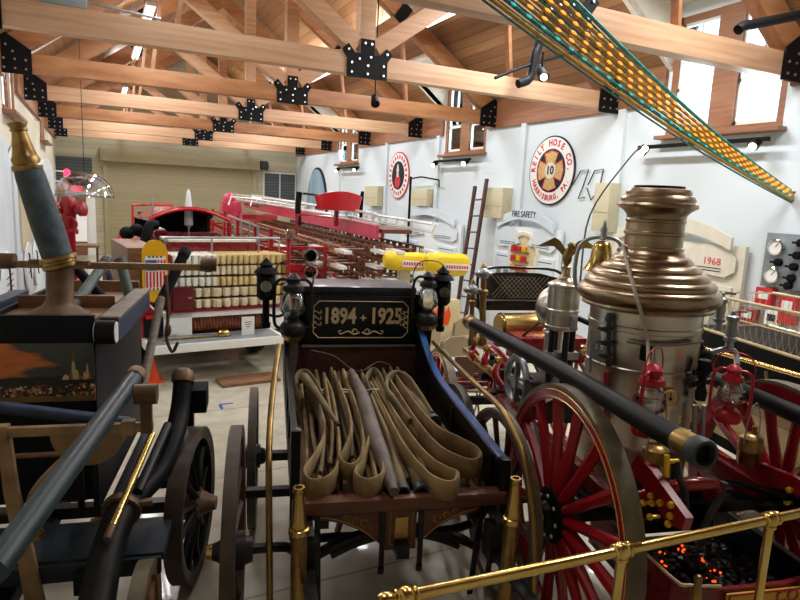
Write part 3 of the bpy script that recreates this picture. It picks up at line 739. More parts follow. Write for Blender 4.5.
hose('fire_hose', [(302, 405), (296, 390), (297, 379), (306, 376), (314, 384), (322, 400)], [.97, 1.0, 1.02, 1.03, 1.02, .97], M['hose_olive'], 'flattened canvas hose folded round under the seat, by the wagon left corner', .11, .024)
hose('fire_hose', [(370, 396), (366, 383), (371, 375), (378, 377), (386, 395)], [1.0, 1.03, 1.05, 1.05, 1.0], M['hose_olive'], 'short hose fold standing under the seat beneath the figures 1925', .11, .024)
random.seed(11)
for i in range(15):
    x0 = -.5+i*.07; ms = ['hose_leather', 'hose_tan', 'hose_olive'][i % 3]
    P = [(x0*.9, 1.98, .9+random.uniform(0, .05)), (x0*.92+random.uniform(-.02, .02), 1.5, .87), (x0*.95+random.uniform(-.02, .02), .9, .845), (x0*.97, .35, .84), (x0, .12+random.uniform(-.04, .1), .84)]
    solid('fire_hose', MB().ribbon(P, .085, .026, (0, 0, 1), 5), M[ms], 'flat canvas hose lying lengthwise on edge in the hose wagon bed', 'hose', G2, HW)
for i, (a, b_, m) in enumerate([((324, 378), (330, 470), 'hose_leather'), ((334, 376), (352, 462), 'hose_olive'), ((343, 374), (377, 488), 'hose_tan'), ((349, 377), (388, 480), 'hose_leather'), ((362, 378), (396, 470), 'hose_tan'),
                             ((366, 384), (412, 474), 'hose_leather'), ((372, 382), (428, 482), 'hose_tan'), ((380, 388), (436, 470), 'hose_leather'), ((386, 392), (448, 468), 'hose_tan'), ((316, 388), (320, 478), 'hose_olive')]):
    mid = ((a[0]*.62+b_[0]*.38)+4, a[1]*.55+b_[1]*.45)
    hose('fire_hose', [a, mid, ((mid[0]+b_[0])/2+2, (mid[1]+b_[1])/2), b_], [1.0, .95, .9, .86], M[m], 'flat canvas hose lying lengthwise on edge in the hose wagon bed', .095, .024, G2)
# hose ends with couplings
def hose_end(pts, z, r, label, group=None):
    P = [HW.w(p) for p in hpts(z, pts)]
    t = thing('fire_hose', label, 'hose', P[-1], 0, group)
    Q = [p-P[-1] for p in P]
    part('jacket', MB().tube(Q, lambda u: r*(.8+.2*u), 12, 5), M['hose_olive'], t)
    d = (Q[-1]-Q[-2]).normalized()
    part('coupling', MB().lathe([(r*.75, .03), (r*.75, -.005), (r*1.1, -.005), (r*1.18, .02), (r*1.18, .05), (r*.8, .05), (r*.75, .03)], (0, 0, 0), d, 20, False), M['grey_dark'], t)
hose_end([(384, 420), (394, 455), (402, 488)], [.95, .89, .86], .034, 'round hose end with open dark coupling beside tip of the grey leather branch pipe')
hose_end([(398, 430), (410, 460), (420, 487)], [.95, .89, .86], .036, 'round hose end with open dark coupling, right one of the pair at the tail')
hose_end([(408, 392), (420, 405), (432, 420)], [1.0, 1.0, .99], .042, 'round hose end with dark coupling high by the right side board')
P = [HW.w(p) for p in hpts([1.08, 1.03, .98, .93, .89], [(351, 371), (362, 395), (372, 430), (384, 462), (394, 492)])]
solid('branch_pipe', MB().tube(P, lambda t: .022+.03*math.sin(min(1, t*1.25)*PI*.8)-.012*(t > .93), 14, 6), M['hose_grey'], 'grey brown leather branch pipe lying on top of the hose pile', 'nozzle')
P = [HW.w(p) for p in hpts([1.09, 1.07, 1.04], [(304, 377), (319, 397), (337, 423)])]
t = thing('leather_nozzle', 'tapered leather wrapped nozzle with dark tip lying on hoses at left', 'nozzle', P[0], 0)
part('barrel', MB().tube([p-P[0] for p in P], lambda u: .035-.022*u, 12, 4), M['hose_olive'], t)
part('tip', MB().cyl(P[2]-P[0]-(P[2]-P[1]).normalized()*.01, P[2]-P[0]+(P[2]-P[1]).normalized()*.03, .014, .01), M['iron'], t)
P = [HW.w(HW.on(1, 2.02, *p)) for p in ((311, 350), (334, 356), (350, 368))]+[HW.w(HW.on(1, 1.9, 362, 371)), HW.w(HW.on(1, 1.95, 378, 362)), HW.w(HW.on(1, 2.0, 392, 366))]
solid('cord', MB().tube(P, .005, 6, 6), M['wood_grey'], 'thin grey cord straggling over the headboard above the hose pile', 'cord')
b = MB()
for (x, y), rr in (((346, 391), .045), ((356, 408), .04), ((372, 392), .05)):
    c = HW.w(HW.on(2, 1.03, x, y)); b.torus(c, rr, .005, (.3, .5, 1), 20, 6)
    break
solid('rope_ring', b, M['rope'], 'small pale rope loop lying on hoses beside the leather nozzle', 'rope')
c = HW.w(HW.on(2, 1.05, 372, 391)); solid('rope_ring', MB().torus(c, .05, .005, (.1, .6, 1), 20, 6), M['rope'], 'small pale rope loop right of the grey leather branch pipe', 'rope')
# ================================================================== steam pumper
P_ = vehicle('steam_pumper', 'red horse-drawn steam fire pumper with tall bronze and nickel boiler', 'steam fire engine', PU)
bc = (-.03, .42, 0)
KB = .83                                      # girth of the boiler
SQ = Matrix.Translation(V(bc)) @ Matrix.Diagonal((KB, KB, 1, 1)) @ Matrix.Translation(-V(bc))
boi = part('boiler', MB().lathe([(.3, .5), (.385, .52), (.39, 1.0), (.393, 1.005), (.393, 1.03), (.39, 1.035), (.39, 1.46), (.396, 1.465), (.396, 1.485), (.39, 1.49), (.39, 1.7), (.4, 1.705), (.4, 1.73), (.392, 1.735), (.392, 1.82), (.3, 1.825)], bc, n=64).xf(SQ), M['nickel'], P_)
dome = [(r_, 2.17-(2.135-z_)*.8) for r_, z_ in [(.40, 1.69), (.42, 1.695), (.455, 1.705), (.46, 1.72), (.455, 1.735), (.478, 1.75), (.494, 1.775), (.5, 1.805), (.494, 1.835), (.475, 1.855), (.45, 1.862), (.455, 1.872), (.452, 1.895), (.435, 1.915), (.405, 1.925), (.408, 1.937), (.4, 1.958), (.375, 1.975), (.345, 1.982), (.348, 1.995), (.335, 2.015), (.308, 2.03), (.288, 2.035), (.286, 2.05), (.268, 2.075), (.246, 2.088), (.228, 2.095), (.215, 2.115), (.205, 2.135)]]
neck = [(.205, 2.165), (.212, 2.17), (.212, 2.185), (.2, 2.19), (.2, 2.255), (.209, 2.26), (.209, 2.275), (.2, 2.28), (.2, 2.33), (.207, 2.335), (.207, 2.345), (.2, 2.352), (.203, 2.372), (.225, 2.395), (.255, 2.412), (.272, 2.42), (.276, 2.432), (.268, 2.445), (.252, 2.45), (.254, 2.468), (.24, 2.485), (.222, 2.492), (.224, 2.508), (.21, 2.525), (.19, 2.53)]
part('dome', MB().lathe(dome, bc, n=72, cap=False).xf(SQ), M['bronze'], P_)
part('stack', MB().lathe(neck, bc, n=64, cap=False).xf(SQ), M['bronze'], P_)
part('stack_cap', MB().lathe([(.172, 2.5), (.172, 2.545), (.16, 2.545), (.15, 2.5)], bc, n=48, cap=False).cyl((bc[0], bc[1], 2.5), (bc[0], bc[1], 2.52), .16).xf(SQ), M['black'], P_)
def onb(px, py, r=.395):
    r *= KB
    """point on the boiler's shell seen along a sight line"""
    o = PU.l(CAM); d = PU.M @ (RW @ _ray(px, py)); c = V(bc)
    a = d.x**2+d.y**2; b_ = 2*((o.x-c.x)*d.x+(o.y-c.y)*d.y); q = (o.x-c.x)**2+(o.y-c.y)**2-r*r
    dd = max(0, b_*b_-4*a*q); t = (-b_-math.sqrt(dd))/(2*a); return o+d*t
def rad(p): 
    v = V((p.x-bc[0], p.y-bc[1], 0)); return v.normalized()
g = onb(667, 397); n_ = rad(g)
ga = part('pressure_gauge', MB().lathe([(0, -.01), (.06, -.01), (.062, .02), (.055, .035), (.048, .036), (.048, .03), (0, .03)], g, n_, 28), M['brass_bright'], P_)
part('dial', MB().cyl(g+n_*.031, g+n_*.033, .047, n=24), M['cream'], ga)
part('pointer', MB().cyl(g+n_*.033, g+n_*.04, .009, n=10).bar(g+n_*.036, g+n_*.036+V((0, 0, .035)), .004, .003), M['ink'], ga)
a, b_ = onb(655, 346), onb(684, 363)
pl = [onb(655+29*i/6, 346, .398) for i in range(7)]
part('name_plate', MB().strip(pl, [onb(655+29*i/6, 363, .398) for i in range(7)], .008), M['nickel'], P_)
# handrail ring round the shell, on short brackets
rng_pts = [onb(627+ (75*i/8), 341+4*math.sin(i/8*PI), .43) for i in range(9)]
part('ring_rail', MB().tube(rng_pts, .011, 8, 3), M['steel'], P_)
for i in (1, 4, 7): part('rail_bracket', MB().cyl(rng_pts[i], rng_pts[i]-rad(rng_pts[i])*.04, .008, n=8), M['steel'], P_)
kn = onb(646, 352, .4); part('fire_door_latch', MB().box(kn, (.05, .05, .1), bev=.012), M['black'], P_)
# water column with try cocks on the left flank
for (x0, y0, y1) in ((609, 318, 362),):
    tp, bt = onb(x0, y0, .43), onb(x0, y1, .43)
    wc = part('water_column', MB().cyl(tp, bt, .014, n=12).lathe([(0, -.02), (.022, -.02), (.024, 0), (.014, .03), (0, .03)], tp, n=12).lathe([(0, -.03), (.014, -.03), (.024, 0), (.022, .02), (0, .02)], bt, n=12), M['grey_dark'], P_)
    for k_ in (.25, .55, .85):
        p = tp.lerp(bt, k_); nn = rad(p)
        part('try_cock', MB().cyl(p-nn*.05, p+nn*.07, .009, n=8).cyl(p+nn*.06+V((-.03, 0, .01)), p+nn*.06+V((.03, 0, .01)), .007, n=8).sph(p+nn*.03, .018, n=10), M['grey_dark'], wc)
p0 = onb(606, 372, .42); p1 = onb(606, 420, .42); part('drain_pipe', MB().cyl(p0, p1, .014, n=10), M['red'], P_)
p0 = onb(592, 330, .43); p1 = onb(590, 372, .43); part('gauge_glass', MB().cyl(p0, p1, .008, n=8), M['steel'], P_)
# safety valves and levers on the right flank
vx = .46
for k_, (px_, py_, h_, r_) in enumerate(((722, 300, .19, .027), (733, 318, .2, .03))):
    tp = PU.on(1, .36, px_, py_); bt = tp-V((0, 0, h_))
    sv = part('safety_valve', MB().lathe([(0, -h_), (r_*.8, -h_), (r_*.8, -h_*.75), (r_*1.25, -h_*.72), (r_*1.25, -h_*.62), (r_, -h_*.6), (r_, -.02), (r_*1.3, -.015), (r_*1.3, .01), (r_*.6, .02), (r_*.5, .045), (0, .05)], tp, n=18), M['steel'], P_)
    part('lever', MB().cyl(tp+V((0, 0, .04)), tp+V((.06, -.03, .045)), .006, n=6).sph(tp+V((.06, -.03, .045)), .01, n=8), M['steel'], sv)
part('steam_pipe', MB().tube([V((bc[0]+.31, .4, 1.47)), PU.on(1, .36, 722, 345)+V((0, 0, -.03)), PU.on(1, .36, 735, 352), PU.on(1, .3, 737, 365)], .017, 10, 5), M['steel'], P_)
part('check_valve', MB().sph(PU.on(1, .25, 706, 357), .04, (1, 1, 1.3), 14).cyl(PU.on(1, .3, 700, 345), PU.on(1, .22, 712, 372), .022, n=10), M['iron'], P_)
part('injector', MB().lathe([(0, 0), (.03, 0), (.035, .05), (.022, .08), (.022, .16), (.036, .18), (.036, .24), (0, .25)], PU.on(1, .1, 700, 400), n=14).cyl(PU.on(1, .1, 690, 385), PU.on(1, .1, 712, 380), .018, n=10).cyl(PU.on(1, .1, 694, 372), PU.on(1, .1, 708, 372), .02, n=10), M['iron'], P_)
part('injector_pipe', MB().cyl(PU.on(1, .1, 704, 405), PU.on(1, .1, 702, 448), .013, n=8).cyl(PU.on(1, .1, 695, 405), PU.on(1, .1, 694, 445), .016, n=8), M['steel'], P_)
# bell and its bracket, on the front of the dome
bt = PU.on(0, -.15, 600, 271); zb, zt = bt.z, bt.z+.2; bp = V((bt.x, bt.y, 0))
be = part('bell', MB().lathe([(.112, zb), (.106, zb+.012), (.088, zb+.04), (.072, zb+.08), (.066, zb+.13), (.06, zb+.165), (.045, zb+.19), (.02, zb+.2), (0, zb+.2)], bp, n=36, cap=False), M['brass'], P_)
part('clapper', MB().cyl(bp+V((0, 0, zb+.17)), bp+V((0, 0, zb+.01)), .006, n=6).sph(bp+V((0, 0, zb+.01)), .018, n=8), M['iron'], be)
u = V((.62, -.78, 0)).normalized()*-1
u = V((-.8, .6, 0)).normalized()
yk = [bp+u*.15+V((0, 0, zb-.1)), bp+u*.155+V((0, 0, zb+.12)), bp+u*.1+V((0, 0, zb+.2)), bp+V((0, 0, zb+.225)), bp-u*.1+V((0, 0, zb+.2)), bp-u*.15+V((0, 0, zb+.1)), bp-u*.24+V((0, 0, zb+.16)), V((bc[0]-.14, bc[1]+.14, zb+.16))]
part('bell_yoke', MB().tube([bp+u*.05+V((0, 0, zb-.2))]+yk, .014, 10, 4), M['steel'], P_)
part('bell_finial', MB().lathe([(0, zb+.2), (.03, zb+.21), (.02, zb+.25), (.026, zb+.27), (.014, zb+.3), (.01, zb+.33), (0, zb+.34)], bp, n=14), M['steel'], P_)
# air chamber, feed cylinder, pump works
sc = PU.on(0, -.15, 556, 308); part('air_chamber', MB().sph(sc, .155, (1, 1, 1.12), 32).cyl(sc-V((0, 0, .17)), sc-V((0, 0, .55)), .07, n=18).torus(sc-V((0, 0, .18)), .075, .014), M['nickel'], P_)
ct = PU.on(0, -.22, 565, 284); cz = ct.z
fc = part('feed_cylinder', MB().lathe([(.1, -.33), (.118, -.325), (.118, -.3), (.112, -.295), (.112, -.2), (.116, -.195), (.116, -.18), (.112, -.175), (.112, -.02), (.12, -.015), (.12, .0), (.1, .012), (.04, .018), (0, .02)], ct, n=36), M['nickel'], P_)
part('cylinder_lug', MB().box(ct+V((.03, -.115, -.26)), (.05, .04, .1), bev=.01), M['steel'], fc)
for dx, dy in ((-.08, -.03), (.08, -.03), (0, .08), (0, -.09)):
    part('pump_column', MB().cyl(ct+V((dx, dy, -.33)), ct+V((dx, dy, -1.0)), .022, n=12), M['iron'], P_)
part('pump_body', MB().box(ct+V((.0, .05, -.86)), (.32, .36, .3), bev=.05).cyl(ct+V((-.22, 0, -.8)), ct+V((.22, 0, -.8)), .09, n=20), M['iron'], P_)
part('crosshead', MB().box(ct+V((0, -.02, -.52)), (.26, .08, .06), bev=.015).cyl(ct+V((.05, -.02, -.35)), ct+V((.05, -.02, -.75)), .016, n=10), M['steel'], P_)
part('oiler', MB().lathe([(0, 0), (.02, 0), (.024, .03), (.014, .05), (.02, .07), (0, .08)], ct+V((.13, -.1, -.5)), n=12), M['brass_bright'], P_)
part('steam_line', MB().tube([ct+V((.1, -.05, -.24)), ct+V((.2, -.15, -.28)), ct+V((.26, -.3, -.3))], .02, 10, 5), M['iron'], P_)
part('flywheel', MB().torus(ct+V((-.2, .25, -.8)), .19, .028, (1, 0, 0), 40, 10).cyl(ct+V((-.23, .25, -.8)), ct+V((-.17, .25, -.8)), .05).bar(ct+V((-.2, .25, -.98)), ct+V((-.2, .25, -.62)), .03, .04, (1, 0, 0)).bar(ct+V((-.2, .07, -.8)), ct+V((-.2, .43, -.8)), .03, .04), M['steel'], P_)
# eagle on a post above the air chamber
et = PU.on(0, -.15, 567, 262)
ea = part('eagle', MB().sph(et+V((0, 0, .04)), .045, (.8, .8, 1.5), 16).sph(et+V((.01, -.02, .125)), .026, n=12).cyl(et+V((.015, -.035, .125)), et+V((.03, -.065, .115)), .012, .002, n=8), M['brass_old'], P_)
for s in (-1, 1):
    w0 = et+V((0, 0, .07)); d1 = V((s*.09, -s*.05, .09)); d2 = V((s*.19, -s*.1, .04))
    part('wing', MB().strip([w0, w0+d1*.6+V((0, 0, .03)), w0+d1+V((0, 0, .015)), w0+d2], [w0-V((0, 0, .06)), w0+d1*.6-V((0, 0, .05)), w0+d1-V((0, 0, .05)), w0+d2-V((0, 0, .004))], .012), M['brass_old'], ea)
part('eagle_perch', MB().lathe([(0, -.17), (.09, -.165), (.1, -.15), (.06, -.13), (.035, -.1), (.03, -.05), (.04, -.035), (.02, -.02), (0, -.01)], et, n=20), M['bronze'], P_)
# driver's seat, brass tank, red locker
st = part('seat_back', MB().strip([(-.3, 2.62, 1.72), (-.15, 2.68, 1.74), (.05, 2.7, 1.745), (.3, 2.68, 1.74), (.5, 2.58, 1.7)], [(-.27, 2.6, 1.5), (-.15, 2.64, 1.48), (.05, 2.66, 1.48), (.3, 2.64, 1.48), (.46, 2.56, 1.5)], .05), M['plaid_dark'], P_)
b = MB()
for i in range(-9, 10):
    for s in (-1, 1):
        x0 = .08+i*.045; x1 = x0+s*.2
        if -.25 < x0 < .43 and -.25 < x1 < .43: b.cyl((x0, 2.6, 1.505), (x1, 2.61, 1.715), .0035, n=5)
part('lattice_stitching', b, M['wood_grey'], st)
part('seat_cushion', MB().box((.1, 2.85, 1.42), (.8, .42, .1), bev=.03), M['plaid_dark'], P_)
part('seat_rail', MB().tube([(-.34, 2.58, 1.4), (-.36, 2.6, 1.7), (-.25, 2.66, 1.78), (.1, 2.7, 1.79), (.5, 2.6, 1.75), (.55, 2.55, 1.4)], .014, 8, 5), M['black'], P_)
for x in (-.3, .5): part('seat_iron', MB().tube([(x, 2.7, 1.42), (x, 2.6, 1.3), (x, 2.75, 1.1)], .016, 8, 4), M['iron'], P_)
part('brass_tank', MB().lathe([(0, 0), (.1, .0), (.115, .015), (.118, .03), (.112, .04), (.112, .62), (.118, .63), (.118, .65), (.1, .67), (0, .67)], (-.24, 2.3, 1.3), (.95, .1, 0), 36), M['brass'], P_)
part('red_locker', MB().box((.1, 2.0, 1.17), (.62, .3, .22), bev=.01), M['red_deep'], P_)
part('brake_rod', MB().cyl(PU.on(1, 1.6, 548, 316), PU.on(1, 2.1, 515, 342), .011, n=8), M['iron'], P_)
# frame: side rails, crane neck, rear plates
for s in (-1, 1):
    part('frame_rail', MB().box((s*.47, .7, .84), (.07, 1.7, .12), bev=.01), M['red_deep'], P_)
    part('side_spring', MB().ribbon([(s*.52, -.42, .92), (s*.53, -.1, .81), (s*.53, .25, .78), (s*.53, .6, .82), (s*.52, .9, .92)], .07, .05, (1, 0, 0), 5), M['black'], P_)
    part('front_spring', MB().ribbon([(s*.45, 2.1, .8), (s*.46, 2.4, .68), (s*.46, 2.7, .66), (s*.45, 3.0, .8)], .06, .04, (1, 0, 0), 5), M['black'], P_)
part('neck_beam', MB().tube([(-.2, 1.8, .75), (-.2, 2.1, .95), (-.2, 2.5, 1.02), (-.2, 3.1, .96)], .05, 10, 6).tube([(.2, 1.8, .75), (.2, 2.1, .95), (.2, 2.5, 1.02), (.2, 3.1, .96)], .05, 10, 6), M['red'], P_)
part('foot_board', MB().box((.12, 2.95, 1.0), (.7, .4, .04), bev=.01), M['red_deep'], P_)
part('brass_sill', MB().box((-.43, 2.2, .98), (.05, .9, .06), bev=.01), M['brass'], P_)
for a in ((-.5, 1.5), (-.42, 1.95)): part('fifth_arm', MB().tube([(a[0], a[1], .72), (a[0]+.1, a[1]+.25, .82), (a[0]+.05, a[1]+.5, .78)], .028, 8, 5), M['red'], P_)
part('chain_guard', MB().torus((-.36, 2.45, .72), .24, .022, (0, .2, 1), 32, 8), M['red'], P_)
for i, (x_, y_, r_) in enumerate(((-.36, 1.55, .07), (-.3, 1.8, .09), (-.4, 1.72, .05), (-.22, 1.5, .1), (-.3, 2.2, .08))):
    part('valve_body', MB().sph((x_, y_, .78+.04*i), r_, n=14).cyl((x_, y_, .7), (x_, y_, 1.05), r_*.5, n=12).cyl((x_-.12, y_, .85), (x_+.12, y_, .85), r_*.45, n=12), M['iron'], P_)
for i, (x_, y_) in enumerate(((-.42, 1.62), (-.38, 2.0), (-.4, 2.3), (-.3, 2.62))):
    part('red_fitting', MB().tube([(x_, y_, .92), (x_-.06, y_+.05, 1.02), (x_-.02, y_+.12, 1.1)], .028, 8, 5), M['red'], P_)
    part('brass_union', MB().lathe([(0, 0), (.03, 0), (.034, .02), (.026, .05), (.034, .06), (0, .07)], (x_-.02, y_+.12, 1.09), n=14), M['brass_bright'], P_)
# front posts with lamps
for (px_, pyt, pyb, r_) in ((484, 262, 345, .03), (473, 278, 345, .022)):
    tp = PU.on(1, 2.35, px_, pyt); bt = PU.on(1, 2.35, px_-2, pyb); L = (tp-bt).length
    ps = part('front_post', MB().lathe([(0, 0), (r_*1.5, 0), (r_*1.5, .05), (r_, .07), (r_, L*.6), (r_*1.5, L*.61), (r_*1.5, L*.66), (r_*.9, L*.68), (r_*.9, L*.8), (r_*1.6, L*.82), (r_*1.3, L*.9), (r_*.7, L*.96), (0, L)], bt, tp-bt, 18), M['brass_old'], P_)
    part('post_valve', MB().sph(tp-V((.01, .05, .1)), .05, n=14).cyl(tp-V((.08, .06, .1)), tp-V((-.06, .06, .1)), .018, n=10).sph(tp-V((.07, .05, .1)), .03, n=10), M['steel'], ps)
# wheels
for s, y in ((-1, 0), (1, 0)):
    w = wheel(P_, (s*.69, 0, .72), .72, s, .085, 16, M['red'], M['red'], M['tire'], M['black'], .115, .085, .04, .074, M['brass'], M['gold'])
    b = MB()
    for i in range(8): a = 2*PI*i/8; b.sph((s*.094, .112*math.cos(a), .112*math.sin(a)), .012, n=8)
    part('hub_bolts', b, M['bolt'], w); part('hub_flange', MB().lathe([(0, .03), (.15, .05), (.15, .085), (.14, .092), (.08, .098), (.07, .13), (0, .13)], (0, 0, 0), (s, 0, 0), 32), M['black'], w)
for s in (-1, 1): wheel(P_, (s*.68, 2.55, .5), .5, s, .075, 14, M['red'], M['red'], M['tire'], M['black'], .09, .07, .03, .05, M['brass'], M['gold'])
part('axle', MB().bar((-.69, 0, .72), (.69, 0, .72), .07, .07), M['black'], P_)
part('axle', MB().bar((-.68, 2.55, .5), (.68, 2.55, .5), .07, .07), M['black'], P_)
# stoker's step: open coal bunker with red sides, yellow rear apron
def wall(a, b_, z0, z1, m, name, th=.02):
    return part(name, MB().bar((a[0], a[1], (z0+z1)/2), (b_[0], b_[1], (z0+z1)/2), th, z1-z0), m, P_)
part('bunker_floor', MB().box((.04, -.2, .4), (.8, .8, .03)), M['black'], P_)
l_ = wall((-.35, .25), (-.35, -.5), .38, .63, M['red_deep'], 'bunker_side'); r2 = wall((.42, .3), (.42, -.5), .38, .64, M['black'], 'bunker_side')
rear = part('bunker_rear', MB().strip([(-.35, -.5, .63), (-.3, -.57, .63), (-.15, -.6, .63), (.2, -.6, .63), (.38, -.57, .63), (.43, -.5, .63)], [(-.35, -.5, .36), (-.3, -.57, .36), (-.15, -.6, .36), (.2, -.6, .36), (.38, -.57, .36), (.43, -.5, .36)], .025), M['red_deep'], P_)
part('cream_edge', MB().tube([(-.35, .25, .635), (-.35, -.48, .635), (-.3, -.565, .635), (-.15, -.595, .635)], .009, 6, 3), M['cream'], l_)
part('white_edge', MB().bar((.42, .3, .645), (.42, -.5, .645), .022, .012), M['steel'], r2)
ap = part('yellow_apron', MB().box((.14, -.625, .515), (.56, .012, .2), bev=.004), M['yellow'], rear)
text('CO', .09, (.2, -.634, .575), (1, 0, 0), (0, 0, 1), M['red_ink'], ap)
part('red_border', MB().tube([(-.13, -.633, .42), (.41, -.633, .42), (.41, -.633, .61), (-.13, -.633, .61)], .006, 5, closed=True), M['red'], ap)
fp = PU.on(1, -.66, 696, 596)
part('corner_finial', MB().lathe([(0, -.1), (.03, -.1), (.032, -.04), (.02, -.02), (.026, 0), (.026, .03), (.014, .05), (.018, .065), (.02, .09), (.012, .105), (0, .11)], fp+V((0, 0, .0)), n=16), M['brass_old'], P_)
# rear frame plates with yellow knobs
pa = [PU.on(0, -.44, *p) for p in ((640, 455), (655, 470), (690, 518), (686, 530), (672, 524), (645, 485), (632, 470))]
part('rear_plate', MB().prism([(p.y, p.z) for p in pa], (-.44, 0, 0), (0, 1, 0), (0, 0, 1), .04), M['red'], P_)
for q in ((651, 496), (652, 503), (660, 503), (650, 517), (671, 505), (670, 516), (668, 524), (643, 503)):
    p = PU.on(0, -.47, *q); part('brass_knob', MB().sph(p, .017, n=12).cyl(p, p+V((.05, 0, 0)), .009, n=8), M['yellow_knob'], P_)
part('fender', MB().tube([(-.3, -.1, .85), (-.2, -.25, .98), (-.02, -.28, 1.0), (.1, -.2, .93), (.16, -.08, .82)], .035, 12, 6), M['red'], P_)
fa = [PU.on(0, .5, *p) for p in ((690, 438), (705, 442), (730, 458), (760, 462), (800, 478), (815, 488), (815, 505), (796, 492), (760, 482), (735, 480), (705, 476), (692, 462))]
part('far_plate', MB().prism([(p.y, p.z) for p in fa], (.5, 0, 0), (0, 1, 0), (0, 0, 1), .04), M['red'], P_)
for q in ((789, 490), (787, 502), (713, 470)):
    p = PU.on(0, .46, *q); part('brass_knob', MB().sph(p, .018, n=12).cyl(p, p+V((.05, 0, 0)), .009, n=8), M['yellow_knob'], P_)
for k_, q in enumerate(((722, 474), (730, 476), (738, 477))): p = PU.on(0, .45, *q); part('spring_nut', MB().cyl(p, p+V((0, 0, .03)), .014, n=6), M['chrome'], P_)
part('black_spring', MB().ribbon([PU.on(0, .45, *p) for p in ((718, 480), (745, 484), (770, 492), (790, 498))], .07, .03, (1, 0, 0), 4).ribbon([PU.on(0, .45, *p)-V((0, 0, .04)) for p in ((722, 484), (745, 488), (770, 497))], .07, .03, (1, 0, 0), 4), M['black'], P_)
p0 = PU.on(0, -.4, 667, 455); p1 = PU.on(0, -.4, 667, 477)
lv = part('yellow_lever', MB().cyl(p0, p1, .014, n=12).cyl(p0.lerp(p1, .3), p0.lerp(p1, .3)+V((.06, 0, 0)), .012), M['yellow_knob'], P_)
part('lever_rod', MB().cyl(p1, p1-V((0, 0, .2)), .01, n=8), M['iron'], lv)
part('feed_hose', MB().tube([PU.on(0, -.35, *p) for p in ((676, 462), (678, 475), (684, 490), (686, 515))], .018, 8, 5), M['iron'], P_)
part('shaker_arm', MB().tube([PU.on(1, -.2, *p) for p in ((724, 482), (718, 500), (708, 520), (698, 545))], .022, 8, 4), M['grey_dark'], P_)
part('ash_door', MB().box((.04, .02, .72), (.5, .05, .32), bev=.02), M['black_matte'], P_)
part('tie_rod', MB().cyl(PU.on(1, -.1, 640, 522), PU.on(1, -.3, 690, 512), .012, n=8), M['iron'], P_)

# coal in the bunker: one heap, with its embers
random.seed(5)
b = MB(); eb = MB()
def lump(bb, c, r):
    m = Matrix.Translation(c) @ Matrix.Rotation(random.uniform(0, 6), 4, V((random.random(), random.random(), random.random()+.1))) @ Matrix.Diagonal((random.uniform(.7, 1.2), random.uniform(.7, 1.2), random.uniform(.6, 1), 1))
    bmesh.ops.create_icosphere(bb.b, subdivisions=1, radius=r, matrix=m)
for i in range(340):
    x, y = random.uniform(-.32, .39), random.uniform(-.56, .05)
    lump(b, V((x, y, .43+.1*(1-abs(x)/.45)*(1-abs(y+.25)/.4)+random.uniform(-.01, .02))), random.uniform(.018, .036))
cl = solid('coal_heap', b, M['coal'], 'heap of black coal with glowing embers in the bunker of the steam pumper', 'coal', None, PU, smooth=0); cl['kind'] = 'stuff'
for q in ((661, 552), (677, 551), (684, 548), (700, 560), (703, 566), (709, 569), (713, 580), (716, 572), (664, 566), (707, 563)):
    p = PU.on(2, .53, *q)
    for k_ in range(3): lump(eb, p+V((random.uniform(-.02, .02), random.uniform(-.03, .03), random.uniform(-.004, .012))), random.uniform(.004, .009))
part('embers', eb, M['ember'], cl, smooth=0)

# suction hoses slung along both sides
def suction(pts, r, label, ends=(1, 1), mcol='brass_old'):
    Pw = [PU.w(p) for p in pts]; t = thing('suction_hose', label, 'hose', Pw[0], 0)
    Q = [p-Pw[0] for p in Pw]
    part('hose_body', MB().tube(Q, r, 24, 4), M['rubber'], t)
    for e, (a, b2) in ((0, (Q[0], Q[1])), (1, (Q[-1], Q[-2]))):
        if not ends[e]: continue
        d = (a-b2).normalized()
        part('coupling', MB().lathe([(r*.98, -.13), (r*1.06, -.125), (r*1.06, -.02), (r*1.02, -.01)], a, d, 28, False), M[mcol], t)
        part('coupling_ring', MB().lathe([(r*.8, -.03), (r*1.16, -.03), (r*1.2, -.01), (r*1.2, .025), (r*1.1, .035), (r*.86, .035), (r*.8, .02), (r*.8, -.06), (0, -.07)], a, d, 28, False), M['grey_dark'] if e == 0 else M[mcol], t)
suction([PU.on(0, -.61, 700, 452), PU.on(0, -.61, 640, 418), PU.on(0, -.61, 560, 370), PU.on(0, -.61, 470, 322)], .052, 'thick black suction hose with brass end slung over near rear wheel of the pumper')
a_ = PU.on(0, .54, 700, 373); b2 = PU.on(0, .54, 800, 416)
suction([b2+(b2-a_)*.6, b2, a_, a_+(a_-b2)*.6], .05, 'thick black suction hose slung inside far rear wheel of the pumper', (1, 1))
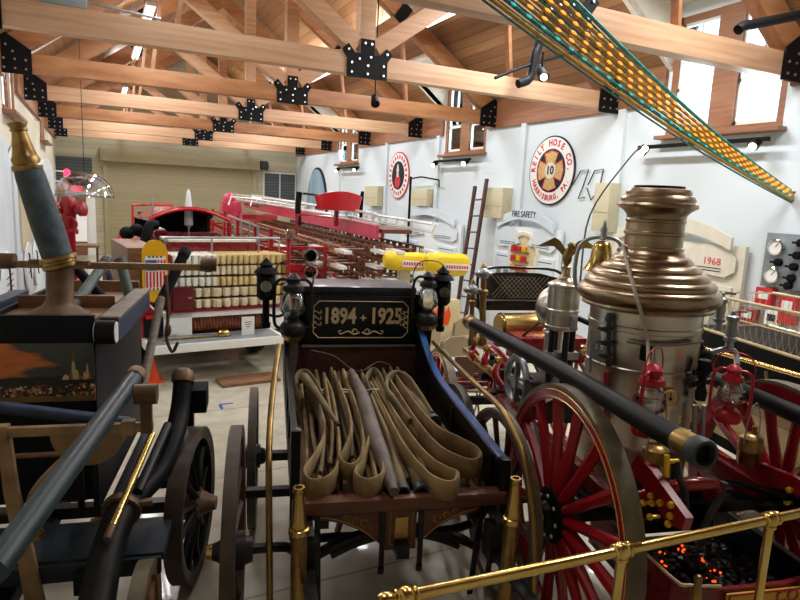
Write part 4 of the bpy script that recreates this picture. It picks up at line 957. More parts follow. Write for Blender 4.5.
# lanterns, oil cans and rope hanging on the pumper
for k_, (q0, yy, lab_) in enumerate((((646, 434), -.16, 'red lantern with clear globe hanging against the boiler above the black suction hose'), ((727, 421), -.12, 'red lantern with clear globe standing right of the boiler by the far wheel'))):
    p = PU.w(PU.on(1, yy, *q0)); lantern(p, 20 if k_ == 0 else -60, lab_, M['red_tin'], M['lamp_glass'], h=.43 if k_ == 0 else .36)
def oilcan(p, r, h, label):
    t = thing('brass_lamp', label, 'lamp', p)
    part('body', MB().lathe([(0, 0), (r*.92, 0), (r, .012), (r, h*.42), (r*1.04, h*.44), (r*1.04, h*.5), (r, h*.52), (r*.98, h*.86), (r*.7, h*.95), (r*.4, h), (0, h)], n=28), M['brass_old'], t)
    part('spout', MB().lathe([(r*.22, h*.95), (r*.2, h*1.2), (r*.26, h*1.22), (0, h*1.24)], (r*.3, 0, 0), n=12), M['brass_old'], t)
    part('bail', MB().tube([(-r, 0, h*.7), (-r*.8, 0, h*1.5), (0, 0, h*2.0), (r*.8, 0, h*1.5), (r, 0, h*.7)], .004, 6, 5), M['steel'], t)
oilcan(PU.w(PU.on(1, -.3, 653, 474)), .065, .16, 'round aged brass oil lamp below the black suction hose at boiler foot')
oilcan(PU.w(PU.on(1, -.05, 748, 463)), .064, .18, 'round aged brass oil lamp hanging before the spokes of the far wheel')
r0 = onb(623, 246, .215); Pz = [PU.w(p) for p in (r0, onb(633, 285, .5), onb(643, 320, .5), onb(648, 345, .44), PU.on(1, -.14, 648, 372))]
solid('bell_rope', MB().tube(Pz, .011, 8, 6), M['rope'], 'white rope hanging from boiler stack down across the bronze dome', 'rope')

# brass barrier rail in the foreground
z_ = 1.06
A = WF.on(2, z_, 385, 601); B_ = WF.on(2, z_, 800, 513); dirn = (B_-A).normalized(); B2 = B_+dirn*.8
t = thing('barrier_rail', 'polished brass barrier rail on posts before the steam pumper', 'railing', (A.x, A.y, 0))
part('top_rail', MB().cyl((0, 0, z_), (B2.x-A.x, B2.y-A.y, z_), .021, n=20).lathe([(0, -.03), (.022, -.025), (.03, -.01), (.03, .015), (.02, .03)], (0, 0, z_), dirn, 16), M['brass_bright'], t)
for q in ((406, 597), (622, 551), (772, 520)):
    p = WF.on(2, z_, *q)-V((A.x, A.y, 0)); p = dirn*(p.dot(dirn)); p.z = z_
    ps = part('post', MB().cyl((p.x, p.y, .02), (p.x, p.y, z_), .019, n=18), M['brass_bright'], t)
    part('collar', MB().sph(p, .036, n=18).torus(p-dirn*.035, .024, .008, dirn).torus(p+dirn*.035, .024, .008, dirn).torus(p-V((0, 0, .035)), .022, .007), M['brass_bright'], ps)
    part('foot', MB().lathe([(0, 0), (.07, 0), (.07, .012), (.035, .03), (.02, .035), (0, .035)], (p.x, p.y, 0), n=20), M['brass_bright'], ps)
# ================================================================== old hand pumper on the left
E_ = vehicle('hand_pumper', 'navy hand-drawn pumper with painted battle scene panel and upright deck pipe', 'hand fire engine', LE)
def painting():
    m, t, p = base('painted_scene')
    tc = t.add('ShaderNodeTexCoord'); sp = t.add('ShaderNodeSeparateXYZ'); t.to(tc.outputs['Object'], sp.inputs[0])
    def noise(sc, st):
        mp = t.add('ShaderNodeMapping'); mp.inputs['Scale'].default_value = st; t.to(tc.outputs['Object'], mp.inputs[0])
        n = t.add('ShaderNodeTexNoise'); n.inputs['Scale'].default_value = sc; n.inputs['Detail'].default_value = 6; t.to(mp.outputs[0], n.inputs['Vector']); return n
    def mth(op, a, b=None, v=None):
        n = t.add('ShaderNodeMath', operation=op); t.to(a, n.inputs[0])
        if b is not None: t.to(b, n.inputs[1])
        if v is not None: n.inputs[1].default_value = v
        return n.outputs[0]
    def mix(f, a, b):
        n = t.add('ShaderNodeMix', data_type='RGBA'); t.to(f, n.inputs['Factor'])
        if isinstance(a, str): n.inputs['A'].default_value = lin(a)
        else: t.to(a, n.inputs['A'])
        if isinstance(b, str): n.inputs['B'].default_value = lin(b)
        else: t.to(b, n.inputs['B'])
        return n.outputs['Result']
    X, Z = sp.outputs[0], sp.outputs[2]
    n1 = noise(5, (1, 1, 4)); n2 = noise(30, (1, 1, 1)); n3 = noise(9, (1, 1, 3))
    # cloud: left and above the trees
    cx = mth('SUBTRACT', mth('MULTIPLY', n1.outputs['Fac'], v=.5), mth('MULTIPLY', mth('ADD', X, v=.9), v=1.0))
    cz = mth('SUBTRACT', cx, mth('MULTIPLY', mth('ABSOLUTE', mth('SUBTRACT', Z, v=1.43)), v=2.6))
    cl = mth('SMOOTH_MIN', mth('MAXIMUM', mth('MULTIPLY', cz, v=14), v=0), v=1)
    sky = mix(n3.outputs['Fac'], '#2f3436', '#4a4d4a')
    org = mix(n3.outputs['Fac'], '#a0481c', '#e58a45')
    col = mix(cl, sky, org)
    # trees
    e = mth('ADD', mth('MULTIPLY', n2.outputs['Fac'], v=.05), v=1.322)
    tr_ = mth('LESS_THAN', Z, e); col = mix(tr_, col, mix(n2.outputs['Fac'], '#0e110f', '#23261c'))
    # crowd: broken warm dabs
    vo = t.add('ShaderNodeTexVoronoi'); vo.inputs['Scale'].default_value = 75; t.to(tc.outputs['Object'], vo.inputs['Vector'])
    hs = t.add('ShaderNodeSeparateColor'); t.to(vo.outputs['Color'], hs.inputs[0])
    cr = t.add('ShaderNodeValToRGB'); t.to(hs.outputs[0], cr.inputs[0]); r = cr.color_ramp; r.interpolation = 'CONSTANT'
    r.elements[0].color = lin('#1a1512'); r.elements[1].position = .45; r.elements[1].color = lin('#7d3022')
    for ps, c in ((.6, '#a88a62'), (.72, '#3a3f2c'), (.85, '#b7502e'), (.94, '#d8c9a0')):
        k_ = r.elements.new(ps); k_.color = lin(c)
    n4 = mth('ADD', mth('MULTIPLY', n3.outputs['Fac'], v=.05), v=1.275)
    cw = mth('LESS_THAN', Z, n4); col = mix(cw, col, cr.outputs[0])
    gr = mth('LESS_THAN', Z, mth('ADD', mth('MULTIPLY', n3.outputs['Fac'], v=.03), v=1.225)); col = mix(gr, col, mix(n3.outputs['Fac'], '#3b3018', '#8f7434'))
    t.to(col, p.inputs['Base Color']); p.inputs['Roughness'].default_value = .4
    return m
xb0, xb1, yb0, yb1, zb0, zb1 = -1.12, -.49, -.14, 1.25, 1.0, 1.69
def bxp(name, x0, x1, y0, y1, z0, z1, m, par=E_, bev=.006, **k_):
    return part(name, MB().box(((x0+x1)/2, (y0+y1)/2, (z0+z1)/2), (x1-x0, y1-y0, z1-z0), bev=bev), m, par, **k_)
fp_ = bxp('front_board', xb0, xb1, yb0, yb0+.035, zb0, zb1, M['navy'])
bxp('rear_board', xb0, xb1, yb1-.035, yb1, zb0, zb1, M['wood_brown'])
bxp('side_panel', xb1-.03, xb1, yb0, yb1, zb0, zb1-.05, M['navy']); bxp('side_panel', xb0, xb0+.03, yb0, yb1, zb0, zb1-.05, M['navy'])
bxp('inner_deck', xb0+.03, xb1-.03, yb0+.035, yb1-.035, 1.58, 1.61, M['wood_brown'])
bxp('inner_partition', xb0+.03, xb1-.03, .52, .55, 1.6, 1.69, M['wood_brown'])
ms = bxp('painted_panel', xb0+.01, xb1-.005, yb0-.012, yb0+.002, 1.205, 1.535, painting(), fp_, bev=.002)
b = MB()
tw = [(-.60, 1.33, .012, .13), (-.60, 1.43, .007, .06), (-.585, 1.33, .014, .06), (-.615, 1.33, .014, .05), (-.53, 1.335, .008, .09), (-.515, 1.33, .012, .045), (-.545, 1.33, .01, .05), (-.565, 1.33, .02, .025), (-.64, 1.33, .02, .03)]
for i, (x, z, w, h) in enumerate(tw): part('painted_tower', MB().prism([(-w, 0), (w, 0), (w*.6, h*.75), (0, h), (-w*.6, h*.75)], (x, yb0-.0135, z), (1, 0, 0), (0, 0, 1), .002), M['gold_pale'] if i % 2 == 0 else M['wood_brown'], ms)
bxp('lower_board', xb0, xb1, yb0+.01, yb0+.04, .6, 1.0, M['navy']); bxp('lower_side', xb1-.03, xb1, yb0, yb1, .55, 1.0, M['navy'])
# worn side rails with the roller at the corner
rl = part('side_rail', MB().box((-.415, .4, 1.6), (.1, 1.05, .13), bev=.02), M['navy_worn'], E_)
part('rail_cap', MB().box((-.415, .4, 1.672), (.104, 1.04, .016), bev=.006), M['wood_grey'], rl)
part('side_rail', MB().box((-1.2, .4, 1.6), (.1, 1.05, .13), bev=.02), M['navy_worn'], E_)
ro = part('corner_roller', MB().cyl((-.475, -.16, 1.6), (-.375, -.16, 1.6), .066, n=28), M['black'], E_)
for x in (-.478, -.372): part('white_end', MB().cyl((x-.002, -.16, 1.6), (x+.002, -.16, 1.6), .058, n=28), M['white'], ro)
# deck pipe: iron pedestal, flange, leather barrel, brass nozzle
p0, p1, p2, p3 = (LE.on(1, .3, *q) for q in ((60, 314), (60, 264), (27, 166), (17, 123)))
part('pipe_base', MB().lathe([(.17, -.005), (.165, .01), (.1, .05), (.075, .085), (.075, .3), (.085, .31)], p0, p1-p0, 28), M['brown_iron'], E_)
fl = part('pipe_flange', MB().lathe([(.075, -.03), (.1, -.02), (.1, .0), (.085, .005), (.085, .02), (.105, .025), (.105, .045), (.08, .055)], p1, p2-p1, 28), M['brass_old'], E_)
for s in (-1, 1): part('flange_lug', MB().box(p1+V((s*.12, 0, .01)), (.09, .05, .03), bev=.008), M['brown_iron'], fl)
L = (p2-p1).length
part('pipe_barrel', MB().lathe([(.085, .05), (.087, L*.4), (.08, L*.9), (.072, L*1.0)], p1, p2-p1, 28), M['pipe_blue'], E_)
L = (p3-p2).length
part('brass_nozzle', MB().lathe([(.075, -.03), (.082, -.02), (.082, .0), (.07, .01), (.075, .04), (.066, .06), (.058, .09), (.045, L*.65), (.038, L*.8), (.046, L*.82), (.046, L*.86), (.04, L*.88), (.05, L*.97), (.05, L), (.03, L), (.025, L*.9)], p2, p3-p2, 28), M['brass_old'], E_)
# pumping brakes: the far cross bar (raised) and the near one (lowered), each with handle sockets
def brake(y, zb, x0, x1, sock_dz, sk=True):
    br = part('brake_bar', MB().box(((x0+x1)/2, y, zb), (x1-x0, .035, .045), bev=.01), M['tan_iron'], E_)
    for x in (x0+.05, x1-.03):
        part('handle_socket', MB().cyl((x-.05, y, zb+sock_dz), (x+.05, y, zb+sock_dz), .048, n=20).bar((x, y, zb-.03), (x, y, zb+sock_dz), .05, .035, (0, 1, 0)), M['brown_iron'], br)
    return br
brake(.55, 1.885, -1.2, .1, .02)
b2_ = brake(-.8, 1.285, -1.35, -.09, .16)
for x, q in ((-.73, 45), (-.2, 130)):
    part('bar_collar', MB().box((x, -.8, 1.285), (.06, .05, .07), bev=.01), M['tan_iron'], b2_)
part('lifting_link', MB().strip([(-.745, -.8, 1.26), (-.735, -.8, 1.0), (-.7, -.8, .7), (-.67, -.8, .4)], [(-.695, -.8, 1.26), (-.675, -.8, 1.0), (-.63, -.8, .7), (-.59, -.8, .4)], .03), M['tan_iron'], E_)
part('link_stay', MB().tube([(-.4, -.72, 1.2), (-.52, -.76, 1.1), (-.62, -.79, .98), (-.65, -.8, .85)], .018, 8, 4), M['tan_iron'], E_)
for z in (.95, .8): part('link_bolt', MB().lathe([(0, 0), (.035, 0), (.035, .025), (.022, .03), (.022, .05), (0, .055)], (-.61, -.82, z), (.5, -1, 0), 6), M['brass_old'], E_)
part('sector_plate', MB().prism([(0, 0)]+[(.17*math.cos(a*PI/16+PI), .17*math.sin(a*PI/16+PI)) for a in range(0, 17)], (-.42, -.62, 1.2), (1, 0, 0), (0, 0, 1), .02), M['tan_iron'], E_)
part('stay_rod', MB().cyl((-1.35, -.35, 1.12), (-.5, -.35, 1.12), .018), M['tan_iron'], E_)
part('stay_rod', MB().cyl((-1.35, -.35, .98), (-.5, -.35, .98), .014), M['wood_brown'], E_)
part('stay_rod', MB().cyl((-1.35, -.45, .72), (-.7, -.45, .72), .02), M['brown_iron'], E_)
for x in (-.55, -.47): part('pump_rod', MB().cyl((x, -.3, .6), (x, -.3, 1.0), .018), M['iron'], E_)
part('cylinder_block', MB().cyl((-.62, -.05, .6), (-.62, -.05, .95), .1, n=20).cyl((-.62, -.05, .93), (-.62, -.05, .96), .125, n=20), M['iron'], E_)
# front step plank
stp = part('step_plank', MB().box((-.55, -.585, .59), (.98, .36, .045), bev=.012), M['slate'], E_)
part('step_lip', MB().box((-.55, -.775, .555), (.96, .03, .09), bev=.008), M['slate'], stp)
for x in (-.9, -.28): part('step_iron', MB().bar((x, -.6, .57), (x, -.2, .45), .05, .03), M['iron'], E_)
part('frame_beam', MB().box((-.42, .1, .52), (.07, 1.9, .1), bev=.01), M['navy'], E_); part('frame_beam', MB().box((-1.15, .1, .52), (.07, 1.9, .1), bev=.01), M['navy'], E_)
part('post', MB().box((-.03, .25, .85), (.05, .06, .8), bev=.006), M['black'], E_)
q = LE.on(1, .2, 197, 397); part('side_block', MB().box(q, (.13, .2, .15), bev=.01), M['black_matte'], E_)
part('bracket_arm', MB().bar((-.45, .25, .5), (.0, .25, .5), .06, .06), M['black'], E_)
# wheels
we = wheel(E_, (0, 0, .47), .47, 1, .1, 12, M['black'], M['black'], M['tire_dark'], M['brown_iron'], .1, .075, .03, .05)
we.rotation_euler.z = -.13
wheel(E_, (-1.5, 0, .47), .47, -1, .1, 12, M['black'], M['black'], M['tire'], M['brown_iron'], .1, .075, .03, .05)
for x, s in ((-.12, 1), (-1.4, -1)): wheel(E_, (x, -1.02, .34), .34, s, .07, 10, M['wood_brown'], M['wood_brown'], M['tire'], M['brown_iron'], .09, .07, .02, .05)
part('axle', MB().bar((-1.5, 0, .47), (0, 0, .47), .07, .07), M['iron'], E_); part('axle', MB().bar((-1.4, -1.02, .34), (-.12, -1.02, .34), .07, .07), M['iron'], E_)
part('perch', MB().bar((-.79, -1.02, .38), (-.79, 1.0, .5), .08, .08), M['navy'], E_)
# hard suction hose curling down from the side
def seg_thing(name, label, cat, F, segs):
    P0 = F.w(segs[0][1][0]); t = thing(name, label, cat, P0)
    for nm, pts, r, m, k_ in segs:
        part(nm, MB().tube([F.w(p)-P0 for p in pts], r, 18, k_), m, t)
    return t
hs = [LE.on(1, y, *q) for y, q in ((.1, (183, 378)), (.0, (180, 410)), (-.15, (173, 440)), (-.3, (160, 470)), (-.45, (140, 492)), (-.6, (124, 508)))]
hb = [LE.on(1, y, *q) for y, q in ((-.62, (122, 510)), (-.82, (111, 540)), (-1.05, (102, 575)), (-1.3, (94, 620)))]
hp = seg_thing('suction_hose', 'ribbed black suction hose curving down the right side of the navy hand pumper', 'hose', LE, [('upper_length', hs, lambda u: .055+.012*u, M['rubber'], 5), ('lower_length', hb, .075, M['rubber'], 5)])
e0 = LE.w(hs[0])-LE.w(hs[0]); d = (LE.w(hs[0])-LE.w(hs[1])).normalized()
part('end_cap', MB().lathe([(.05, -.03), (.066, -.025), (.07, .01), (.055, .045), (.03, .06), (0, .063)], e0, d, 20, False), M['brown_iron'], hp)
cw_ = LE.w(hb[0])-LE.w(hs[0]); d = (LE.w(hb[1])-LE.w(hb[0])).normalized()
part('clamp', MB().lathe([(.07, -.02), (.095, -.02), (.095, .02), (.07, .02)], cw_, d, 24, False).box(cw_+V((.1, -.02, .03)), (.09, .04, .03), bev=.01).box(cw_+V((-.1, -.02, -.03)), (.09, .04, .03), bev=.01), M['brown_iron'], hp)
def rod(name, label, cat, a, b_, r, m, ends=None, F=LE):
    A, B = F.w(a), F.w(b_); t = thing(name, label, cat, A); part('shaft', MB().cyl((0, 0, 0), B-A, r, n=20), m, t)
    d = (B-A).normalized()
    if ends:
        for e, at, s in zip(ends, (V((0, 0, 0)), B-A), (-1, 1)):
            if e: part('end_fitting', MB().lathe([(r*1.08, -.06), (r*1.12, -.055), (r*1.12, .0), (r*.9, .012), (0, .014)], at, d*s, 20, False), M[e], t)
    return t
rod('carrying_pole', 'dark blue-green round pole slanting across the front of the navy hand pumper', 'pole', LE.on(1, -1.95, -8, 572), LE.on(1, -.62, 137, 374), .043, M['pole_blue'], (None, 'wood_brown'))
rod('carrying_pole', 'blue painted round pole lying level below the painted panel', 'pole', LE.on(1, -.5, -60, 400), LE.on(1, -.42, 130, 423), .032, M['navy_worn'])
rod('carrying_pole', 'grey-green capped pole leaning over the open box behind the deck pipe', 'pole', LE.on(1, .5, 74, 306), LE.on(1, 1.0, 107, 260), .035, M['pole_grey'], (None, 'grey_dark'))
rod('carrying_pole', 'grey-green capped pole standing at the right rear corner of navy box', 'pole', LE.on(1, .85, 133, 310), LE.on(1, .95, 120, 260), .036, M['pole_grey'], (None, 'grey_dark'))
rod('carrying_pole', 'dark navy pole crossing behind the grey-green pole and deck pipe', 'pole', LE.on(1, 1.1, 108, 304), LE.on(1, 1.1, 58, 248), .036, M['navy'])
rod('brass_branch', 'long thin brass branch pipe lying beside the black suction hose', 'nozzle', LE.on(1, -.95, 108, 537), LE.on(1, -.35, 152, 434), .018, M['brass'], ('brown_iron', None))
rod('iron_branch', 'dark iron pipe between brass branch pipe and black suction hose', 'nozzle', LE.on(1, -.6, 138, 492), LE.on(1, -.15, 168, 425), .026, M['iron'])
rod('black_mallet', 'black cylinder ended bar propped upright before the yellow shield board', 'tool', LE.on(1, 1.0, 158, 308), LE.on(1, 1.25, 186, 250), .04, M['black_matte'], (None, 'rubber'))
rod('wooden_shaft', 'pale wooden shaft leaning up by the corner of the hand pumper', 'pole', LE.on(1, .5, 142, 390), LE.on(1, 1.0, 161, 298), .03, M['wood_grey'])
t = thing('iron_hook', 'tan iron strap with hook hanging below the far brake bar', 'tool', LE.w(LE.on(1, .9, 168, 318)))
q0 = LE.on(1, .9, 168, 318)
part('strap', MB().tube([LE.M.transposed() @ (LE.on(1, .9, *q)-q0) for q in ((166, 275), (168, 318), (166, 335), (172, 352), (178, 342))], .012, 8, 4), M['brown_iron'], t)
part('shackle_block', MB().sph(LE.M.transposed() @ (LE.on(1, .9, 168, 330)-q0), .03, (.8, .6, 1.6), 12), M['brown_iron'], t)
# floor cone
t = thing('traffic_cone', 'small orange traffic cone standing on the floor behind the rear step', 'cone', WF.on(2, 0, 152, 381))
part('cone', MB().lathe([(.1, .02), (.03, .3), (.024, .3), (.018, .31), (0, .31)], n=28), M['orange'], t); part('foot', MB().box((0, 0, .012), (.26, .26, .024), bev=.006), M['orange'], t)
# ================================================================== red motor hose engine at the back (rear step towards us)
B_E = vehicle('hose_engine', 'red motor fire engine with white rear step and hose bed full of folded hose', 'fire engine', BE)
def bx(par, name, x0, x1, y0, y1, z0, z1, m, bev=.006, **k_):
    return part(name, MB().box(((x0+x1)/2, (y0+y1)/2, (z0+z1)/2), (x1-x0, y1-y0, z1-z0), bev=bev), m, par, **k_)
st = bx(B_E, 'rear_step', -.85, .86, 0, .5, .42, .53, M['white'], .012)
bx(B_E, 'step_tread', -.8, .8, .02, .45, .531, .536, M['grey'])
# lower rear body with the reel opening
rb = bx(B_E, 'rear_panel', -.6, -.24, .45, .55, .53, .84, M['white']); bx(B_E, 'rear_panel', .76, 1.05, .45, .55, .53, .84, M['white'])
bx(B_E, 'rear_header', -.6, 1.05, .45, .6, .76, .85, M['white']); bx(B_E, 'reel_well', -.24, .76, .75, .8, .5, .8, M['black_matte'])
bx(B_E, 'bed_sill', -.55, 1.08, .43, .5, .835, .87, M['red_deep'])
bx(B_E, 'hose_bed', -.5, 1.08, .5, 2.1, .82, .86, M['red_deep']); bx(B_E, 'bed_side', 1.05, 1.1, .45, 2.1, .8, 1.6, M['red']); bx(B_E, 'bed_side', -.53, -.49, .45, 2.1, .8, 1.58, M['red_deep'])
bx(B_E, 'bed_front', -.5, 1.08, 1.95, 2.0, .8, 1.62, M['red_deep'])
bx(B_E, 'wooden_locker', -.98, -.62, .55, 2.0, 1.1, 1.66, M['wood_brown'], .012)
bx(B_E, 'running_board', -.98, -.55, .5, 4.2, .5, .56, M['red']); bx(B_E, 'side_skirt', -.9, -.6, .5, 2.2, .56, 1.1, M['red'])
bx(B_E, 'chassis', -.5, .9, .8, 5.2, .45, .7, M['black'])
md = bx(B_E, 'maroon_door', -.48, -.22, .42, .47, .87, 1.17, M['maroon']); part('latch', MB().cyl((-.3, .41, 1.03), (-.25, .41, 1.03), .012), M['chrome'], md)
cvx = bx(B_E, 'bed_cover', -.42, .78, .95, 1.5, 1.56, 1.7, M['red_deep'], .02); bx(B_E, 'cover_edge', -.42, .78, .93, 1.5, 1.7, 1.735, M['hose_white'])
rl = part('hand_rail', MB().tube([(-.5, .75, 1.58), (-.5, .75, 1.77), (.3, .75, 1.775), (1.05, .75, 1.77), (1.05, .75, 1.55)], .018, 10), M['steel'], B_E)
for x in (.1, .75): part('rail_post', MB().cyl((x, .75, 1.56), (x, .75, 1.77), .014, n=8), M['steel'], rl)
rp = part('lamp_post', MB().cyl((1.06, .42, .8), (1.06, .42, 1.8), .03, n=12), M['red'], B_E)
part('spot_lamp', MB().lathe([(0, .08), (.05, .06), (.075, 0), (.07, -.02)], (1.06, .36, 1.86), (0, 1, .1), 24).cyl((1.06, .37, 1.86), (1.06, .42, 1.76), .012), M['chrome'], B_E)
# shield board on the left corner
sh = [(-.15, -.27), (-.1, -.34), (0, -.37), (.1, -.34), (.15, -.27), (.15, .26), (.13, .34), (.06, .4), (0, .41), (-.06, .4), (-.13, .34), (-.15, .26)]
sbd = part('shield_board', MB().prism(sh, (-.69, .4, 1.36), (1, 0, 0), (0, 0, 1), .03), M['yellow'], B_E)
part('white_field', MB().box((-.69, .38, 1.36), (.24, .008, .42)), M['white'], sbd)
part('blue_canton', MB().box((-.74, .374, 1.46), (.13, .006, .13)), M['blue'], sbd)
for i in range(3): part('red_stripe', MB().box((-.655+i*.036, .374, 1.46), (.02, .006, .13)), M['red_bright'], sbd)
for i in range(6): part('red_stripe', MB().box((-.79+i*.04, .374, 1.285), (.021, .006, .2)), M['red_bright'], sbd)
for z in (1.565, 1.165):
    for i in range(4): part('dark_mark', MB().box((-.76+i*.046, .374, z), (.022, .006, .02)), M['ink'], sbd)
part('lower_bracket', MB().tube([(-.8, .42, 1.0), (-.69, .41, .88), (-.58, .42, 1.0)], .014, 8), M['white'], sbd)
# hinged cab with curved red roof
rf = []; rbm = []
for i in range(13):
    t_ = i/12; x = -.42+1.24*t_; z = 1.84+.27*math.sin(PI*(.08+.84*t_))**.8-.0
    rf.append((x, z))
part('cab_roof', MB().strip([(x, 2.3, z) for x, z in rf], [(x, 3.5, z-.02) for x, z in rf], .05), M['red'], B_E)
part('roof_edge', MB().tube([(x, 2.3, z-.01) for x, z in rf], .024, 8), M['red_bright'], B_E)
for x in (-.41, .81): part('cab_pillar', MB().bar((x, 2.32, 1.2), (x, 2.32, 1.9), .05, .06, (0, 1, 0)), M['red'], B_E); part('cab_side', MB().box((x, 2.9, 1.3), (.04, 1.15, .6)), M['red'], B_E)
bx(B_E, 'cab_rear', -.4, .8, 2.3, 2.35, .9, 1.66, M['red_deep']); bx(B_E, 'seat_back', -.35, .75, 2.7, 2.85, 1.2, 1.72, M['red_deep'], .04)
wsf = part('windscreen_frame', MB().tube([(-.38, 3.5, 1.5), (-.36, 3.5, 1.98), (.2, 3.5, 2.05), (.76, 3.5, 1.98), (.78, 3.5, 1.5)], .02, 8), M['black'], B_E)
part('cab_front', MB().prism([(x, z-.02) for x, z in rf]+[(.82, 1.0), (-.42, 1.0)], (0, 3.52, 0), (1, 0, 0), (0, 0, 1), .04), M['black_matte'], B_E)
bx(B_E, 'dash', -.4, .8, 3.45, 3.6, 1.2, 1.6, M['red_deep']); bx(B_E, 'bonnet', -.3, .7, 3.6, 5.0, .8, 1.5, M['red'], .08)
part('roof_rack', MB().tube([(-.62, 2.4, 1.8), (-.62, 2.4, 2.13), (-.3, 2.5, 2.15), (.0, 2.6, 2.14)], .022, 8), M['red_bright'], B_E)
part('antenna_post', MB().cyl((-.33, 2.45, 1.9), (-.33, 2.45, 2.26), .02, .008), M['steel'], B_E)
part('search_lamp', MB().lathe([(0, .1), (.07, .08), (.1, 0), (.095, -.02), (0, -.025)], (-.31, 2.0, 1.73), (0, 1, .1), 28).cyl((-.31, 2.02, 1.66), (-.31, 2.02, 1.5), .02), M['chrome'], B_E)
for (x, y, z, r) in ((-.62, 2.1, 1.78, .1), (-.72, 2.3, 1.72, .11)): part('gear_bag', MB().sph((x, y, z), r, (1, 1, .9), 16), M['black_matte'], B_E)
part('coat_roll', MB().tube([(-.58, 1.9, 1.5), (-.52, 1.9, 1.72), (-.46, 1.95, 1.86), (-.36, 2.0, 1.86)], .07, 12, 5), M['black_matte'], B_E)
for x, y in ((-.72, 1.35), (.88, 1.35), (-.7, 4.4), (.88, 4.4)):
    part('tyre', MB().lathe([(.28, -.1), (.43, -.1), (.46, -.06), (.46, .06), (.43, .1), (.28, .1)], (x, y, .46), (1, 0, 0), 36, False).cyl((x-.06, y, .46), (x+.06, y, .46), .28, n=24), M['rubber'], B_E)
part('rear_fender', MB().torus((-.74, 1.35, .46), .52, .05, (1, 0, 0), 24, 8, 0, PI), M['red'], B_E)
bx(B_E, 'tail_lamp', -.8, -.68, .42, .5, .7, .82, M['red_bright']); bx(B_E, 'gear_case', -.82, -.6, .4, .6, .55, .78, M['black_matte'])
bx(B_E, 'number_plate', -.62, -.4, .43, .44, .56, .64, M['white'])
fl_ = thing('furled_flag', 'furled blue and white flag standing upright behind the red cab roof', 'flag', BE.w((.24, 2.6, 1.5)))
part('staff', MB().cyl((0, 0, 0), (0, 0, .92), .012), M['steel'], fl_); part('cloth', MB().lathe([(.02, .3), (.07, .34), (.06, .6), (.03, .85), (.012, .9)], n=10), M['panel_blue'], fl_)
# folded hose load: each hose laid in accordion folds
def folded(x0, x1, z, n, m, label, h=.115, y0=.47, y1=1.0):
    pts = []; w = (x1-x0)/n
    for i in range(n+1):
        x = x0+i*w; yn, yf = y0+random.uniform(0, .02), y1
        if i % 2 == 0: pts += [(x, yf-.03, z), (x, yn+.03, z), (x+w*.25, yn, z), (x+w*.75, yn, z)]
        else: pts += [(x, yn+.03, z), (x, yf-.03, z), (x+w*.25, yf, z), (x+w*.75, yf, z)]
    return solid('folded_hose', MB().ribbon(pts, h, w*.86, (random.uniform(-.08, .08), 0, 1)), M[m], label, 'hose', 'accordion-folded hoses in the hose bed', BE)
rows = ['bottom', 'second', 'third', 'fourth', 'top']; cols = ['left', 'middle', 'right']
random.seed(3)
for r in range(5):
    z = .93+r*.145
    for c, (x0, x1) in enumerate(((-.46, .05), (.08, .55), (.58, 1.02))):
        if r < 2 and c == 0: x0 = -.18
        n = int((x1-x0)/(.042 if r > 1 else .06)); n += n % 2
        m = [['hose_cream', 'hose_cream', 'hose_cream'], ['hose_cream', 'hose_cream', 'hose_gold'], ['hose_white', 'hose_gold', 'hose_cream'], ['hose_white', 'hose_cream', 'hose_gold'], ['hose_white', 'hose_gold', 'hose_gold']][r][c]
        folded(x0, x1, z, n, m, 'accordion-folded hose, %s of five layers, %s stack in the hose bed' % (rows[r], cols[c]), .13 if r == 4 else .118)
b = MB()
for i in range(18): pass
N = 22*14; pts = []
for i in range(N+1):
    a = 2*PI*i/14; pts.append((-.2+.92*i/N, .66+.11*math.cos(a), .655+.105*math.sin(a)))
rc = solid('reel_hose', MB().tube(pts, .02, 7), M['hose_red'], 'coil of copper-red booster hose wound in the white rear opening of engine', 'hose', None, BE)
t = thing('info_card', 'white information card standing before the copper-red hose coil', 'sign', BE.w((.42, .2, .537)), BE.deg)
part('card', MB().box((0, 0, .12), (.17, .006, .24)), M['paper'], t)
for i in range(3): part('text_line', MB().box((0, -.004, .17-.03*i), (.1-.02*i, .002, .008)), M['ink'], t)
t = thing('brass_nozzle', 'short brass nozzle on a wooden stick lying on the white rear step', 'nozzle', BE.w((.1, .2, .58)), BE.deg)
part('body', MB().lathe([(.04, -.07), (.045, -.06), (.045, .05), (.03, .07), (0, .075)], (0, 0, 0), (1, 0, 0), 20), M['brass'], t); part('stick', MB().cyl((-.75, .02, -.03), (.1, .02, -.03), .012), M['brass_old'], t)

# ================================================================== red ladder truck
L_T = vehicle('ladder_truck', 'long red ladder truck with white aerial rails behind the hose wagon', 'ladder truck', LT)
bx(L_T, 'deck', -1.25, 1.0, .2, 9.5, .94, .98, M['cream']); bx(L_T, 'rear_sill', -1.25, 1.0, .1, .22, .8, .96, M['red'])
rs = bx(L_T, 'side_sill', -1.28, -1.22, .2, 9.5, .78, .96, M['red'])
b_ = bx(L_T, 'gilt_line', -.9, .6, .09, .1, .86, .885, M['gold'])
bx(L_T, 'chassis', -.5, .5, .3, 11.5, .55, .78, M['black']); bx(L_T, 'rear_valance', -1.0, .9, .2, .3, .45, .78, M['red_deep'])
for x in (-1.36, -1.1, -.55): part('frame_post', MB().bar((x, .05, .9), (x, .05, 1.9 if x < -1.2 else 1.62), .05, .05, (0, 1, 0)), M['red'], L_T)
for z in (1.3, 1.62): part('frame_bar', MB().bar((-1.36, .05, z), (-.5, .05, z), .045, .05), M['red'], L_T)
